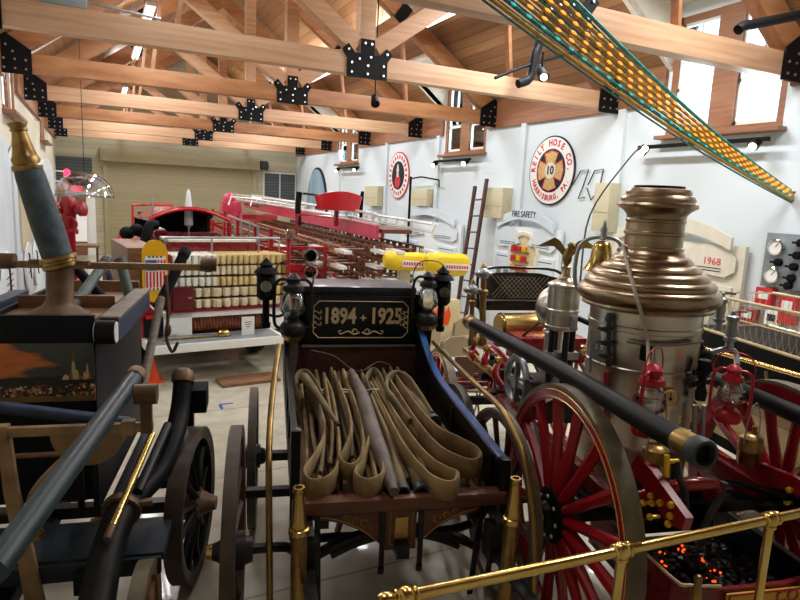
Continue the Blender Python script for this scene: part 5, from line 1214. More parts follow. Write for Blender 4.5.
for y in (1.6, 3.4, 5.2, 7.2):
    for x in (-1.3, 1.0): part('bank_post', MB().bar((x, y, .95), (x, y, 1.95), .05, .05, (0, 1, 0)), M['red'], L_T)
    for z in (1.12, 1.4, 1.68): part('bank_bar', MB().bar((-1.3, y, z-.09), (1.0, y, z-.09), .04, .03), M['red'], L_T)
part('standing_plate', MB().prism([(-.25, 0), (.15, 0), (.28, -.28), (.28, -.4), (-.05, -.4)], (-.85, .1, 1.38), (1, 0, 0), (0, 0, 1), .04), M['red_bright'], L_T)
part('red_bracket', MB().tube([(-.62, .0, 1.25), (-.62, -.03, 1.02), (-.5, -.03, .98)], .03, 8).tube([(-.4, .0, 1.25), (-.4, -.03, 1.0)], .03, 8), M['red'], L_T)
for z in (1.52, 1.28):
    hp_ = part('suction_mouth', MB().lathe([(.07, .25), (.085, .1), (.105, .02), (.11, 0), (.085, -.003), (.075, .02), (.07, .2), (0, .2)], (-.79, -.05, z), (0, 1, 0), 28), M['chrome'], L_T)
    part('dark_bore', MB().cyl((-.79, .06, z), (-.79, .07, z), .075, n=24), M['black_matte'], hp_)
for x in (-.2, .35): part('deck_gear', MB().cyl((x, .35, .98), (x, .35, 1.04), .07).tube([(x, .3, 1.0), (x+.15, .35, 1.05), (x+.3, .3, 1.0)], .02, 8), M['iron'], L_T)
# aerial: pinkish red beam, brown bed ladder, white rails
def tl(x, y, z): return V((x, y, z))
a0, a1 = tl(.22, -.1, 1.86), tl(-.1, 9.6, 2.04)
part('aerial_beam', MB().strip([a0+V((0, 0, .13)), a1+V((0, 0, .13))], [a0-V((0, 0, .08)), a1-V((0, 0, .08))], .05), M['pink_red'], L_T)
part('aerial_bed', MB().bar(tl(.55, -.1, 1.9), tl(.1, 9.6, 2.06), .5, .06), M['wood_red'], L_T)
for sx, (r0, r1) in enumerate(((tl(.3, .3, 2.04), tl(-.3, 10.5, 2.18)), (tl(.95, -.5, 1.93), tl(.25, 10.5, 2.18)))):
    rr = part('white_rail', MB().cyl(r0+V((0, 0, .12)), r1+V((0, 0, .14)), .022, n=8).cyl(r0, r1, .022, n=8), M['white_gloss'], L_T)
    for i in range(19):
        p = r0.lerp(r1, i/18); part('rail_strut', MB().cyl(p, p+V((0, .1 if i % 2 else -.1, .13)), .012, n=6), M['white_gloss'], rr)
# light-blue upper rails at the far turntable
for x in (-.9, -.35): part('turntable_rail', MB().tube([tl(x, 7.4, 2.05), tl(x+.1, 7.6, 2.26), tl(x+.5, 6.4, 2.24), tl(x+1.1, 4.2, 2.14)], .02, 8), M['white_gloss'], L_T)
part('turntable', MB().cyl((-.7, 8.0, 1.0), (-.7, 8.0, 1.9), .25).box((-.75, 8.0, 2.0), (.5, .5, .3), bev=.05).sph((-.8, 7.9, 2.2), .16), M['pink_red'], L_T)
bx(L_T, 'far_body', -1.2, .9, 9.8, 11.8, .7, 1.75, M['red'], .05)
rk = part('side_rack', MB().tube([(-1.33, 1.2, 1.1), (-1.33, 1.2, 1.86), (-1.33, 4.4, 1.9), (-1.33, 4.4, 1.1)], .022, 8), M['steel'], L_T)
for y in (2.0, 2.8, 3.6): part('rack_bar', MB().cyl((-1.33, y, 1.1), (-1.33, y, 1.87), .018, n=8), M['steel'], rk)
part('rack_rail', MB().cyl((-1.33, 1.2, 1.5), (-1.33, 4.4, 1.52), .016, n=8), M['steel'], rk)
# tiller seat
ts = part('tiller_seat', MB().strip([(-.42+.4*(1-math.cos(a*PI/10))-.0, 1.1-.18*math.sin(a*PI/10), 2.44-.04*math.cos(a*PI/5)) for a in range(11)], [(-.36+.34*(1-math.cos(a*PI/10)), 1.1-.14*math.sin(a*PI/10), 2.17) for a in range(11)], .04), M['red_bright'], L_T)
part('seat_pan', MB().box((-.02, 1.25, 2.2), (.6, .4, .06), bev=.02), M['black_matte'], ts); part('seat_stem', MB().cyl((-.02, 1.2, 1.9), (-.02, 1.2, 2.2), .04), M['red'], ts)
part('black_back', MB().strip([(.4, 1.1, 2.5), (.44, 1.2, 2.5), (.46, 1.3, 2.45)], [(.38, 1.1, 2.05), (.42, 1.2, 2.05), (.44, 1.3, 2.05)], .05), M['black_matte'], ts)
part('tiller_post', MB().tube([(-.66, 1.2, 1.9), (-.68, 1.2, 2.2), (-.66, 1.2, 2.44)], .05, 10, 4), M['black_matte'], L_T)
part('tiller_bar', MB().cyl((-.6, 1.2, 2.42), (-.3, 1.2, 2.4), .02, n=8), M['iron'], L_T)
part('hoop_rail', MB().tube([(-.92, .3, 1.8), (-.92, .3, 2.05), (-.85, .3, 2.1), (-.4, .3, 2.08)], .018, 8, 4), M['red'], L_T)
for x, y in ((-1.05, 2.2), (.85, 2.2), (-1.05, 10.6), (.85, 10.6)):
    part('tyre', MB().lathe([(.3, -.1), (.46, -.1), (.5, -.06), (.5, .06), (.46, .1), (.3, .1)], (x, y, .5), (1, 0, 0), 36, False).cyl((x-.06, y, .5), (x+.06, y, .5), .3, n=24), M['rubber'], L_T)
# wooden truss ladders in the banks, each with its rails, rungs and white tips
def make_ladder(L=8.2, w=.5, n=20):
    t = thing('wooden_ladder', 'x', 'ladder', (0, 0, 0), LT.deg, 'wooden truss ladders on the ladder truck')
    for s in (-1, 1):
        b = MB(); x = s*w/2
        for z in (-.055, .055): b.box((x, L/2, z), (.04, L, .026))
        k_ = int(L/.26)
        for i in range(k_+1): b.box((x, .03+i*(L-.06)/k_, 0), (.038, .09, .09))
        part('side_rail', b, M['wood_red'] if s > 0 else M['wood_rail'], t)
        part('white_tip', MB().box((x+s*.03, -.2, .01), (.12, .45, .05), bev=.012), M['white_gloss'], t)
    me = MB().cyl((-w/2, 0, 0), (w/2, 0, 0), .017, n=8).mesh('rung', M['wood_red'])
    for i in range(n):
        o = part('rung', me, None, t); o.location = (0, .25+i*(L-.5)/(n-1), 0)
    return t
M['wood_rail'] = mat('brown_ladder_wood', '#8a583c', .45, 0, col2='#a9744f', scale=4, stretch=(6, 1, 6), coat=.15)
ld0 = make_ladder()
tiers = ['lowest', 'second', 'third', 'topmost']; bank = ['left bank', 'middle bank', 'right bank']
first = True
for c, x in enumerate((-.86, -.2, .5)):
    for r, z in enumerate((1.13, 1.36, 1.59)):
        o = ld0 if first else dup(ld0); first = False
        o.location = LT.w((x+.02*r, [.35, .0, -.25][c]-.0+.22*r*(1 if c == 0 else -.6), z+.03*c))
        o['label'] = 'wooden truss ladder with white tips, %s tier, %s of the ladder truck' % (tiers[r], bank[c])
# yellow covered bundles on stands, near the right end of the ladders
def bundle(name, pa, pb, r, label, Yp=7.75):
    A, B = WF.on(1, Yp, *pa), WF.on(1, Yp, *pb); C_ = (A+B)/2
    t = thing(name, label, 'covered hose bundle', (C_.x, C_.y, 0), 0, 'yellow covered bundles')
    a, b_ = A-V((C_.x, C_.y, 0)), B-V((C_.x, C_.y, 0)); d = b_-a; L = d.length
    part('cover', MB().lathe([(0, -.02), (r*.6, -.01), (r*1.02, .06), (r*1.08, L*.3), (r*.98, L*.5), (r*1.07, L*.75), (r, L-.05), (r*.55, L+.01), (0, L+.02)], a, d, 9).xf(Matrix.Translation((0, 0, a.z)) @ Matrix.Diagonal((1, .9, 1.05, 1)) @ Matrix.Translation((0, 0, -a.z))), M['yellow_vinyl'], t)
    lb = part('white_label', MB().strip([a.lerp(b_, k_)+V((0, -r*1.02, .02)) for k_ in (.32, .92)], [a.lerp(b_, k_)+V((0, -r*1.02, -.07)) for k_ in (.32, .92)], .006), M['white'], t)
    for i in range(9):
        p = a.lerp(b_, .37+i*.062)+V((0, -r*1.02-.006, -.025)); part('red_letter_mark', MB().box(p, (.026, .003, .045)), M['red_ink'], lb)
    part('stand', MB().box((0, .05, (a.z-r)/2), (.16, .12, a.z-r), bev=.01), M['beige'], t); part('stand_foot', MB().box((0, .05, .02), (.5, .3, .04), bev=.01), M['beige'], t)
bundle('covered_bundle', (385, 260), (426, 262), .125, 'yellow vinyl covered hose bundle on a stand, end nearest the ladders')
bundle('covered_bundle', (426, 263), (467, 265), .15, 'yellow vinyl covered hose bundle on a stand, nearest the leaning wooden wall ladder', 7.55)
t = thing('cream_cabinet', 'cream low cabinet with orange flame picture behind the seat of hose wagon', 'cabinet', WF.on(1, 7.2, 442, 303)*1.0)
t.location.z = 0
part('body', MB().box((0, .2, .52), (.62, .4, 1.04), bev=.02), M['cream'], t); part('flame_picture', MB().prism([(-.12, -.16), (.12, -.16), (.15, -.02), (.11, .1), (.07, .0), (.03, .17), (-.02, .04), (-.06, .13), (-.09, .01), (-.13, .07), (-.15, -.04)], (0, -.005, .86), (1, 0, 0), (0, 0, 1), .006), M['orange'], t)
hv = thing('yellow_helmet', 'yellow fire helmet on the cream deck of the ladder truck', 'helmet', LT.w((.45, .45, 1.0)))
part('crown', MB().lathe([(.16, .0), (.13, .02), (.12, .09), (.08, .17), (0, .2)], n=24), M['yellow'], hv); part('brim', MB().lathe([(.12, .01), (.2, -.015), (.2, -.005), (.12, .025)], n=24, cap=False), M['yellow'], hv)

# ================================================================== right wall: exhibits, seals, cabinets, lights
RX = XR-.01
RY, RZv = (0, -1, 0), (0, 0, 1)
for i, y in enumerate((7.0, 9.35, 12.5, 15.3, 18.9)):
    struct('trim_%d' % (NT_TRIM+1+i), MB().box((XR-.03, y, 1.93), (.07, .14, 3.86)), M['wall_r'])
def cyl_disc(c, r, th, m, name, par): return part(name, MB().cyl(V(c), V(c)+V((-th, 0, 0)), r, n=64), m, par)
def ring_text(txt, c, r, size, a_mid, step, m, par, flip=False):
    n = len(txt)
    for i, ch in enumerate(txt):
        if ch == ' ': continue
        a = a_mid+(-(i-(n-1)/2)*step if not flip else (i-(n-1)/2)*step)
        rad_ = V((0, -math.cos(a), math.sin(a))); up = rad_ if not flip else -rad_
        ex = V((0, -math.sin(a), -math.cos(a))) if not flip else V((0, math.sin(a), math.cos(a)))
        text(ch, size, V(c)+rad_*r, ex, up, m, par, 'letter', bold=.006, sx=.85)
c = (RX, 8.53, 3.0)
sl_ = thing('company_seal', 'round white wall seal lettered REILY HOSE CO. HARRISBURG, PA. around the number 10', 'sign', c)
o0 = V((0, 0, 0))
cyl_disc(o0, .59, .02, M['ink'], 'dark_rim', sl_); cyl_disc((-.005, 0, 0), .565, .022, M['white'], 'white_ring', sl_); cyl_disc((-.01, 0, 0), .37, .024, M['ink'], 'center_disc', sl_)
mc = part('maltese_cross', MB().prism([(r_*math.cos(a_), r_*math.sin(a_)) for k_ in range(4) for r_, a_ in ((.34, k_*PI/2-.55), (.34, k_*PI/2), (.34, k_*PI/2+.55), (.16, k_*PI/2+PI/4))], (-.036, 0, 0), RY, RZv, .006), mat('seal_gold', '#c9a66b', .4, 0, var=.2, scale=20), sl_)
part('cross_outline', MB().tube([(-.04, -r_*math.cos(a_), r_*math.sin(a_)) for k_ in range(4) for r_, a_ in ((.34, k_*PI/2-.55), (.345, k_*PI/2), (.34, k_*PI/2+.55), (.16, k_*PI/2+PI/4))], .012, 6, closed=True), M['red_ink'], sl_)
part('center_plate', MB().cyl((-.04, 0, 0), (-.045, 0, 0), .14, n=32), M['panel_cream'], sl_)
text('10', .2, (-.047, 0, 0), RY, RZv, M['ink'], sl_, 'number', bold=.006)
ring_text('REILY HOSE CO.', (-.028, 0, 0), .47, .155, PI/2-.0, .235, M['red_ink'], sl_); ring_text('HARRISBURG, PA.', (-.028, 0, 0), .47, .125, -PI/2, .165, M['red_ink'], sl_, True)
c = (RX, 14.55, 3.0)
sl2 = thing('company_seal', 'round white wall seal with red border marks and helmeted figure over red disc', 'sign', c)
cyl_disc(o0, .6, .02, M['red_ink'], 'red_rim', sl2); cyl_disc((-.005, 0, 0), .57, .022, M['white'], 'white_ring', sl2); cyl_disc((-.01, 0, 0), .36, .024, M['ink'], 'center_disc', sl2)
for i in range(22):
    a = 2*PI*i/22; part('red_mark', MB().box((-.03, -.47*math.cos(a), .47*math.sin(a)), (.006, .06, .09), Matrix.Rotation(-(a-PI/2), 3, 'X')), M['red_ink'], sl2)
part('red_disc', MB().cyl((-.034, 0, -.16), (-.04, 0, -.16), .16, n=32), M['red_ink'], sl2); part('pale_figure', MB().prism([(-.07, -.02), (.07, -.02), (.05, .12), (.08, .14), (.03, .3), (-.03, .3), (-.08, .14), (-.05, .12)], (-.042, 0, -.02), RY, RZv, .006), M['panel_cream'], sl2)
def cabinet(y0, y1, z0, z1, label, d=.22):
    t = thing('wall_cabinet', label, 'cabinet', (XR-.005, (y0+y1)/2, (z0+z1)/2))
    part('body', MB().box((-d/2, 0, 0), (d, y1-y0, z1-z0), bev=.01), M['beige'], t); part('seam', MB().box((-d-.002, 0, -(z1-z0)*.1), (.004, (y1-y0)*.94, .008)), M['drum'], t)
cabinet(12.6, 13.4, 2.26, 2.66, 'beige wall cabinet left of the leaning wooden ladder'); cabinet(9.62, 10.25, 2.12, 2.7, 'beige wall cabinet right of the leaning wooden ladder')
cabinet(15.4, 16.3, 2.18, 2.72, 'beige wall cabinet below the seal with red border'); cabinet(6.92, 7.24, 2.05, 2.78, 'beige wall cabinet half hidden behind pumper stack')
def exhibit(y0, y1, zt, head, label, year=None, oval=False, m='panel_blue'):
    """white museum board: base board, arched header, two leaf-shaped side panels, text blocks"""
    yc, hw = (y0+y1)/2, (y1-y0)/2
    t = thing('exhibit_board', label, 'exhibit board', (XR-.04, yc, 0))
    part('base_board', MB().box((-.03, 0, zt/2-.1), (.06, 2*hw, zt-.2), bev=.005), M['panel_white'] if m != 'panel_cream' else M['panel_cream'], t)
    n = 16; top = []; bot = []
    for i in range(n+1):
        u = -1+2*i/n; top.append((-.12, -u*hw*.86, zt+.12-.22*u*u)); bot.append((-.12, -u*hw*.86, zt-.06-.2*u*u))
    part('arched_header', MB().strip(top, bot, .04), M[m], t)
    if head: text(head, .16, (-.145, 0, zt+.025), RY, RZv, M['ink'], t, 'heading', sx=.8)
    for s in (-1, 1):
        lf_ = [(s*a*hw, b) for a, b in ((.12, -.5), (.3, -.26), (.55, -.2), (.8, -.24), (.92, -.36), (.92, -.52), (.8, -.6), (.45, -.58))]
        pn_ = part('leaf_panel', MB().prism(lf_, (-.09, 0, zt), RY, RZv, .02), M[m], t)
        if year and s > 0: text(year, .13, (-.102, -hw*.62, zt-.42), RY, RZv, M['red_ink'], pn_, 'year')
        for i in range(2): part('text_line', MB().box((-.102, -s*hw*.5+.0, zt-.5-.035*i), (.002, hw*.5, .012)), M['ink'], pn_)
        q = part('text_panel', MB().box((-.075, -s*hw*.62, zt-1.02), (.03, hw*.56, .62), bev=.01), M[m], t)
        part('text_line', MB().box((-.092, -s*hw*.62, zt-.78), (.002, hw*.45, .014)), M['ink'], q)
        for i in range(2): part('photo_print', MB().box((-.093, -s*hw*(.5+.25*i), zt-1.12), (.004, hw*.16, .2)), M['grey'], q)
    if oval:
        nf = part('niche_frame', MB().torus((-.075, 0, zt-.8), .25, .03, (1, 0, 0), 48, 8, sx=1, sy=1).xf(Matrix.Translation((0, 0, zt-.72)) @ Matrix.Diagonal((1, 1.65, 1.6, 1)) @ Matrix.Translation((0, 0, -(zt-.8)))), M['panel_cream'], t)
        part('niche_back', MB().cyl((-.062, 0, zt-.8), (-.066, 0, zt-.8), .25, n=48).xf(Matrix.Translation((0, 0, zt-.72)) @ Matrix.Diagonal((1, 1.62, 1.57, 1)) @ Matrix.Translation((0, 0, -(zt-.8)))), M['cream'], nf)
        for z in (.66, .83, 1.0): part('niche_shelf', MB().box((-.085, .1, zt-z), (.05, .5, .02)), M['wood_brown'], nf)
        for i in range(9): part('toy', MB().box((-.09, .27-.16*(i % 3)+.02, zt-.605-.17*(i//3)), (.04, .12, .09), bev=.01), [M['red_bright'], M['red_bright'], M['yellow']][(i+i//3) % 3], nf)
    return t
exhibit(8.05, 9.95, 2.2, 'FIRE SAFETY', 'pale wall exhibit headed FIRE SAFETY with oval niche of red shelves', None, True)
exhibit(11.2, 14.1, 2.12, '', 'pale arched wall exhibit between the two beige cabinets left of the wooden ladder')
exhibit(15.6, 19.6, 2.05, '', 'pale arched wall exhibit at the far end beyond the ladder truck')
exhibit(4.75, 6.9, 2.22, 'ALARMS', 'cream wall exhibit headed ALARMS with red year 1968 beside boiler', '1968', False, 'panel_cream')
# leaning ladder
wl_ = thing('wall_ladder', 'narrow dark wooden ladder leaning upright against the right wall', 'ladder', (0, 0, 0))
lA0, lA1 = V((6.45, 10.35, .0)), V((6.82, 10.5, 2.72)); lB0, lB1 = V((6.45, 10.0, 0)), V((6.82, 10.1, 2.86))
part('side_rail', MB().bar(lA0, lA1, .05, .07), M['wood_dark'], wl_); part('side_rail', MB().bar(lB0, lB1, .05, .07), M['wood_dark'], wl_)
for i in range(8): part('rung', MB().cyl(lA0.lerp(lA1, .08+i*.117), lB0.lerp(lB1, .08+i*.112), .016, n=8), M['wood_red'], wl_)
# dark standpipe with arm by the far seal
t = thing('standpipe', 'tall black pole with side arm in front of the seal with red border', 'pole', (6.9, 13.5, 0))
part('pole', MB().cyl((0, 0, 0), (0, 0, 2.95), .03), M['steel_black'], t); part('arm', MB().tube([(0, 0, 2.9), (.02, -.5, 2.94), (.05, -1.3, 2.86), (.05, -1.32, 2.7)], .018, 8), M['steel_black'], t)
# arched pale-blue door at the far end
ad = thing('door_3', '', ''); del ad['label']; del ad['category']; ad['kind'] = 'structure'
ar = [(-1.0, 0)]+[(-1.0*math.cos(a*PI/20), 1.9+1.4*math.sin(a*PI/20)) for a in range(21)]+[(1.0, 0)]
part('frame', MB().prism([(a*1.08, b*1.02) for a, b in ar], (XR-.03, 21.1, 0), RY, RZv, .06), M['ink'], ad, smooth=0); part('leaf', MB().prism(ar, (XR-.06, 21.1, 0), RY, RZv, .06), M['blue_door'], ad, smooth=0)
# track spotlights below the windows
def track(y0, y1, label, z=3.27):
    t = thing('track_light', label, 'lamp', (XR-.02, (y0+y1)/2, z), 0, 'track lights below the windows'); h = (y1-y0)/2
    part('bar', MB().box((-.16, 0, 0), (.05, 2*h, .05), bev=.008), M['steel_black'], t); part('bracket', MB().box((-.08, 0, 0), (.16, .05, .03)), M['steel_black'], t)
    for s in (-1, 1):
        hd = part('lamp_head', MB().lathe([(.03, -.08), (.05, -.06), (.065, .05), (.06, .055), (0, .03)], (-.2, s*h*.86, -.05), (-.8, 0, -.6), 18), M['steel_black'], t)
        part('bulb', MB().sph((-.25, s*h*.86, -.09), .042, n=12), M['lamp_warm'], hd)
        l = bpy.data.lights.new('track_spot', 'SPOT'); l.energy = 110; l.spot_size = 1.5; l.spot_blend = .6; l.color = (1, .93, .78); l.shadow_soft_size = .04
        o = bpy.data.objects.new('track_spot', l); o.location = (XR-.36, (y0+y1)/2+s*h*.86, z-.12); COL.objects.link(o)
        o.rotation_euler = V((-.8, 0, -.8)).to_track_quat('-Z', 'Y').to_euler()
track(4.6, 6.5, 'black track bar with two lit spotlights below the near window'); track(10.9, 12.4, 'black track bar with two lit spotlights below the middle window'); track(16.9, 18.7, 'black track bar with two lit spotlights below the far window')
# wire sculpture of bent rods and the gauge board, red alarm boxes
t = thing('bent_wire_frame', 'bent dark wire frame on the wall right of the hose company seal', 'wall ornament', (XR-.03, 7.6, 2.66))
part('wire', MB().tube([(0, .35, .1), (0, .2, .32), (0, .02, .34), (0, .12, .05), (0, .2, -.12), (0, .05, -.1)], .01, 6).tube([(0, 0, .1), (0, -.12, .32), (0, -.3, .34), (0, -.26, .05), (0, -.1, -.14), (0, .02, .05)], .01, 6), M['steel_black'], t)
t = thing('reading_lamp', 'thin dark curved arm lamp with lit bulb rising behind the bell', 'lamp', PU.w((.1, 1.5, 1.75)))
e1 = WF.on(1, 4.6, 645, 149)-PU.w((.1, 1.5, 1.75)); e0 = WF.on(1, 4.2, 590, 215)-PU.w((.1, 1.5, 1.75))
part('arm', MB().tube([(0, 0, 0), e0, e0.lerp(e1, .6)+V((0, 0, .1)), e1+V((-.04, 0, .03)), e1], .008, 6, 5), M['steel_black'], t); part('bulb', MB().sph(e1, .03, n=12), M['lamp_warm'], t)
gb = thing('gauge_board', 'grey board of round gauges and black valve handles on right wall', 'control panel', (XR-.02, 4.22, 1.9))
part('board', MB().box((-.04, 0, 0), (.05, .62, .62), bev=.008), M['grey'], gb)
for (y, z, r) in ((.17, .15, .095), (.17, -.17, .095)):
    g_ = part('gauge', MB().lathe([(r, 0), (r, .04), (r*.85, .05), (r*.8, .03), (0, .03)], (-.065, y, z), (-1, 0, 0), 28), M['chrome'], gb); part('dial', MB().cyl((-.095, y, z), (-.099, y, z), r*.8, n=24), M['paper'], g_)
    part('needle', MB().bar((-.102, y, z), (-.102, y-.03, z+.05), .006, .004), M['ink'], g_)
for (y, z) in ((-.1, .22), (-.08, .08), (-.06, -.05), (.12, -.02), (-.05, -.18), (-.03, -.27)):
    part('valve_handle', MB().cyl((-.065, y, z), (-.11, y, z), .045, n=16).bar((-.11, y+.08, z), (-.11, y-.04, z), .02, .025), M['black_matte'], gb)
def alarm(y, z, w, h, label, m):
    t = thing('alarm_box', label, 'alarm box', (XR-.02, y, z)); part('case', MB().box((-.05, 0, 0), (.1, w, h), bev=.012), M[m], t); part('front_plate', MB().box((-.104, 0, h*.1), (.01, w*.6, h*.4), bev=.004), M['white'] if m != 'white' else M['ink'], t)
alarm(4.45, 1.46, .2, .22, 'small red alarm box below the grey gauge board', 'red_bright'); alarm(4.16, 1.36, .2, .34, 'tall red alarm box at right below the gauge board', 'red_bright'); alarm(4.32, 1.22, .16, .2, 'white alarm box between the two red alarm boxes', 'white'); alarm(4.62, 1.2, .2, .2, 'small red alarm box nearest the cream exhibit', 'red')
# black and cream wagon with wire basket beyond the pumper
R_V = vehicle('chemical_wagon', 'black and cream fire wagon with wire basket standing beyond the pumper', 'wagon', PU)
bx(R_V, 'lower_body', 1.3, 2.2, -.2, 1.9, .62, 1.02, M['cream'], .02); bx(R_V, 'upper_body', 1.34, 2.16, -.3, 1.85, 1.02, 1.41, M['black_matte'], .02)
bx(R_V, 'white_sill', 1.2, 1.32, -.4, 2.0, 1.02, 1.07, M['white'], .01); part('brass_rail', MB().cyl((1.22, 2.0, 1.27), (1.22, -.6, 1.4), .018), M['brass_bright'], R_V)
for y in (.0, .75, 1.5): part('rail_bracket', MB().tube([(1.34, y, 1.2), (1.24, y, 1.22), (1.22, y, 1.33-.05*y)], .012, 8), M['brass_old'], R_V)
for z in (.72, .92): part('gilt_line', MB().box((1.296, .85, z), (.004, 1.9, .012)), M['gold'], R_V)
wb = part('wire_basket', MB().tube([(1.36, 1.75, 1.72), (2.14, 1.75, 1.72), (2.14, -.1, 1.74), (1.36, -.1, 1.74)], .012, 8, closed=True).tube([(1.36, 1.75, 1.42), (2.14, 1.75, 1.42), (2.14, -.1, 1.42), (1.36, -.1, 1.42)], .014, 8, closed=True).tube([(1.36, 1.75, 1.57), (2.14, 1.75, 1.57), (2.14, -.1, 1.58), (1.36, -.1, 1.58)], .007, 6, closed=True), M['cream'], R_V)
b = MB()
def net(p, q, n):
    for i in range(n):
        for s in (0, 1):
            u0 = i/n; u1 = (i+(1.5 if s else -1.5))/n
            if 0 <= u1 <= 1: b.cyl(V(p).lerp(V(q), u0)+V((0, 0, 1.42)), V(p).lerp(V(q), u1)+V((0, 0, 1.73)), .0022, n=4, caps=False)
net((1.36, 1.75, 0), (1.36, -.1, 0), 30); net((1.36, 1.75, 0), (2.14, 1.75, 0), 12); net((2.14, 1.75, 0), (2.14, -.1, 0), 30)
part('wire_mesh', b, M['cream'], wb)
for x, s in ((1.27, -1), (2.25, 1)):
    for y in (.1, 1.7): wheel(R_V, (x, y, .42), .42, s, .07, 12, M['cream'], M['cream'], M['tire'], M['black'], .09, .06, .03, .04)
part('axle', MB().bar((1.27, .1, .42), (2.25, .1, .42), .06, .06), M['black'], R_V); part('axle', MB().bar((1.27, 1.7, .42), (2.25, 1.7, .42), .06, .06), M['black'], R_V)
part('chassis', MB().box((1.76, .9, .55), (.7, 2.2, .14)), M['black'], R_V)

# ================================================================== folding chairs on the open floor
def make_chair():
    t = thing('folding_chair', 'x', 'chair', (0, 0, 0), 0, 'tan folding chairs')
    bp_ = [(-.2, .58), (.2, .58), (.21, .68), (.17, .78), (.1, .825), (-.1, .825), (-.17, .78), (-.21, .68)]
    part('backrest', MB().prism([(a, b) for a, b in bp_], (0, .17, 0), (1, 0, 0), (0, -.0, 1), .02), M['chair_tan'], t)
    part('seat', MB().box((0, -.02, .45), (.4, .38, .03), bev=.012), M['chair_tan'], t)
    for s in (-1, 1):
        part('leg', MB().tube([(s*.21, .17, .78), (s*.21, .14, .55), (s*.21, -.24, .01)], .012, 8), M['chair_leg'], t)
        part('leg', MB().tube([(s*.19, -.1, .44), (s*.19, .26, .01)], .012, 8), M['chair_leg'], t)
    part('stretcher', MB().cyl((-.21, -.16, .12), (.21, -.16, .12), .008, n=8), M['chair_leg'], t)
    return t
ch = make_chair()
for i, (q, rz_, lb) in enumerate((((420, 325), 200, 'tan folding chair nearest the hose wagon, behind its right side board'), ((458, 316), 190, 'tan folding chair farthest back, by the end of the black suction hose'), ((448, 334), 185, 'tan folding chair in the middle of the group by the pumper'), ((463, 353), 160, 'tan folding chair with seat turned, closest to the pumper front wheel'))):
    o = ch if i == 0 else dup(ch); p = WF.on(2, .82, *q); o.location = (p.x, p.y, 0); o.rotation_euler = (0, 0, math.radians(rz_)); o['label'] = lb

# ================================================================== left wall and far left corner
def left_board(y0, y1, zt, label, m, sub):
    t = thing('exhibit_board', label, 'exhibit board', (XL+.03, (y0+y1)/2, 0)); h = (y1-y0)/2
    pl = [(-h, .005), (h, .005)]+[(h*math.cos(a*PI/14), zt-.5+.5*math.sin(a*PI/14)) for a in range(15)]
    part('base_board', MB().prism(pl, (.03, 0, 0), (0, 1, 0), (0, 0, 1), .06), M[m], t, smooth=0)
    part('khaki_panel', MB().box((.075, -h*.35, zt-1.15), (.03, h*.9, 1.2)), M['beige'], t)
    for i, (yy, zz) in enumerate(((-.5, .9), (.1, .8), (.55, 1.0))):
        q = part('text_panel', MB().prism([(h*.24*math.cos(a*PI/8), .42*math.sin(a*PI/8)) for a in range(16)], (.09, h*yy, zz+.1), (0, 1, 0), (0, 0, 1), .03), M['panel_white'], t)
        part('ink_curve', MB().tube([(.11, h*yy-.2, zz+.35), (.11, h*yy-.05, zz+.3), (.11, h*yy, zz+.05), (.11, h*yy+.12, zz-.1)], .014, 6, 4), M['ink'], q)
        for k_ in range(3): part('text_line', MB().box((.108, h*yy, zz+.2-.08*k_), (.003, h*.25, .014)), M['ink'], q)
left_board(5.2, 10.3, 3.15, 'tall arched pale exhibit board on the left wall nearest the deck pipe', 'panel_blue', 0)
left_board(10.6, 15.4, 3.1, 'tall arched pale exhibit board on left wall, middle one', 'panel_blue', 1)
left_board(15.8, 20.6, 3.0, 'tall arched pale exhibit board on left wall beside the far door', 'panel_blue', 2)
t = thing('sound_dome', 'clear acrylic dome hanging on a wire near the back left corner', 'dome', WF.on(1, 11.5, 85, 196))
part('dome_shell', MB().lathe([(.44, 0), (.435, .06), (.4, .17), (.33, .27), (.22, .34), (.1, .375), (0, .38)], n=40, cap=False), M['dome_glass'], t); part('rim', MB().torus((0, 0, 0), .44, .012, n=40), M['dome_glass'], t)
part('wire', MB().cyl((0, 0, .38), (0, 0, 3.2), .005, n=6), M['steel_black'], t); part('speaker', MB().lathe([(0, .16), (.06, .17), (.05, .27), (0, .28)], n=14), M['grey_dark'], t); part('stem', MB().cyl((0, 0, .28), (0, 0, .38), .008, n=6), M['steel'], t)
hy = thing('red_monitor', 'red cast monitor nozzle on a stand at the left wall before the far door', 'hydrant', WF.on(1, 12.5, 69, 228)*1.0)
hy.location.z = 0
part('riser', MB().lathe([(.22, 0), (.22, .05), (.11, .09), (.1, 1.5), (.15, 1.52), (.15, 1.6), (.11, 1.62), (.13, 1.9), (.16, 2.0), (.1, 2.2), (0, 2.24)], n=20), M['red'], hy)
for s in (-1, 1): part('outlet', MB().lathe([(.07, 0), (.09, .02), (.09, .1), (.13, .12), (.13, .2), (.05, .22), (0, .22)], (s*.08, 0, 1.95), (s, -.5, .1), 18), M['red'], hy)
part('gate_wheel', MB().torus((0, -.2, 1.7), .13, .02, (0, 1, 0)).cyl((0, -.2, 1.7), (0, -.05, 1.7), .02), M['red'], hy)
t = thing('warning_lamp', 'small lit red lamp on a white frame at the far left', 'lamp', WF.on(1, 14.0, 67, 174)); t.location.z = 0; z = WF.on(1, 14.0, 67, 174).z
part('post', MB().tube([(-.6, 0, 0), (-.6, 0, z+.05), (0, 0, z+.05), (0, 0, z-.2)], .018, 8).tube([(-.35, 0, 0), (-.35, 0, z-.15), (.0, 0, z-.15)], .018, 8), M['white'], t); part('lens', MB().lathe([(.05, -.06), (.06, 0), (.05, .08), (0, .1)], (0, 0, z), n=16), M['red_lamp'], t)
t = thing('leaflet_stand', 'stand holding a white and orange leaflet poster before the back door', 'sign', WF.on(1, 15.5, 74, 230)); t.location.z = 0; z = WF.on(1, 15.5, 74, 228).z
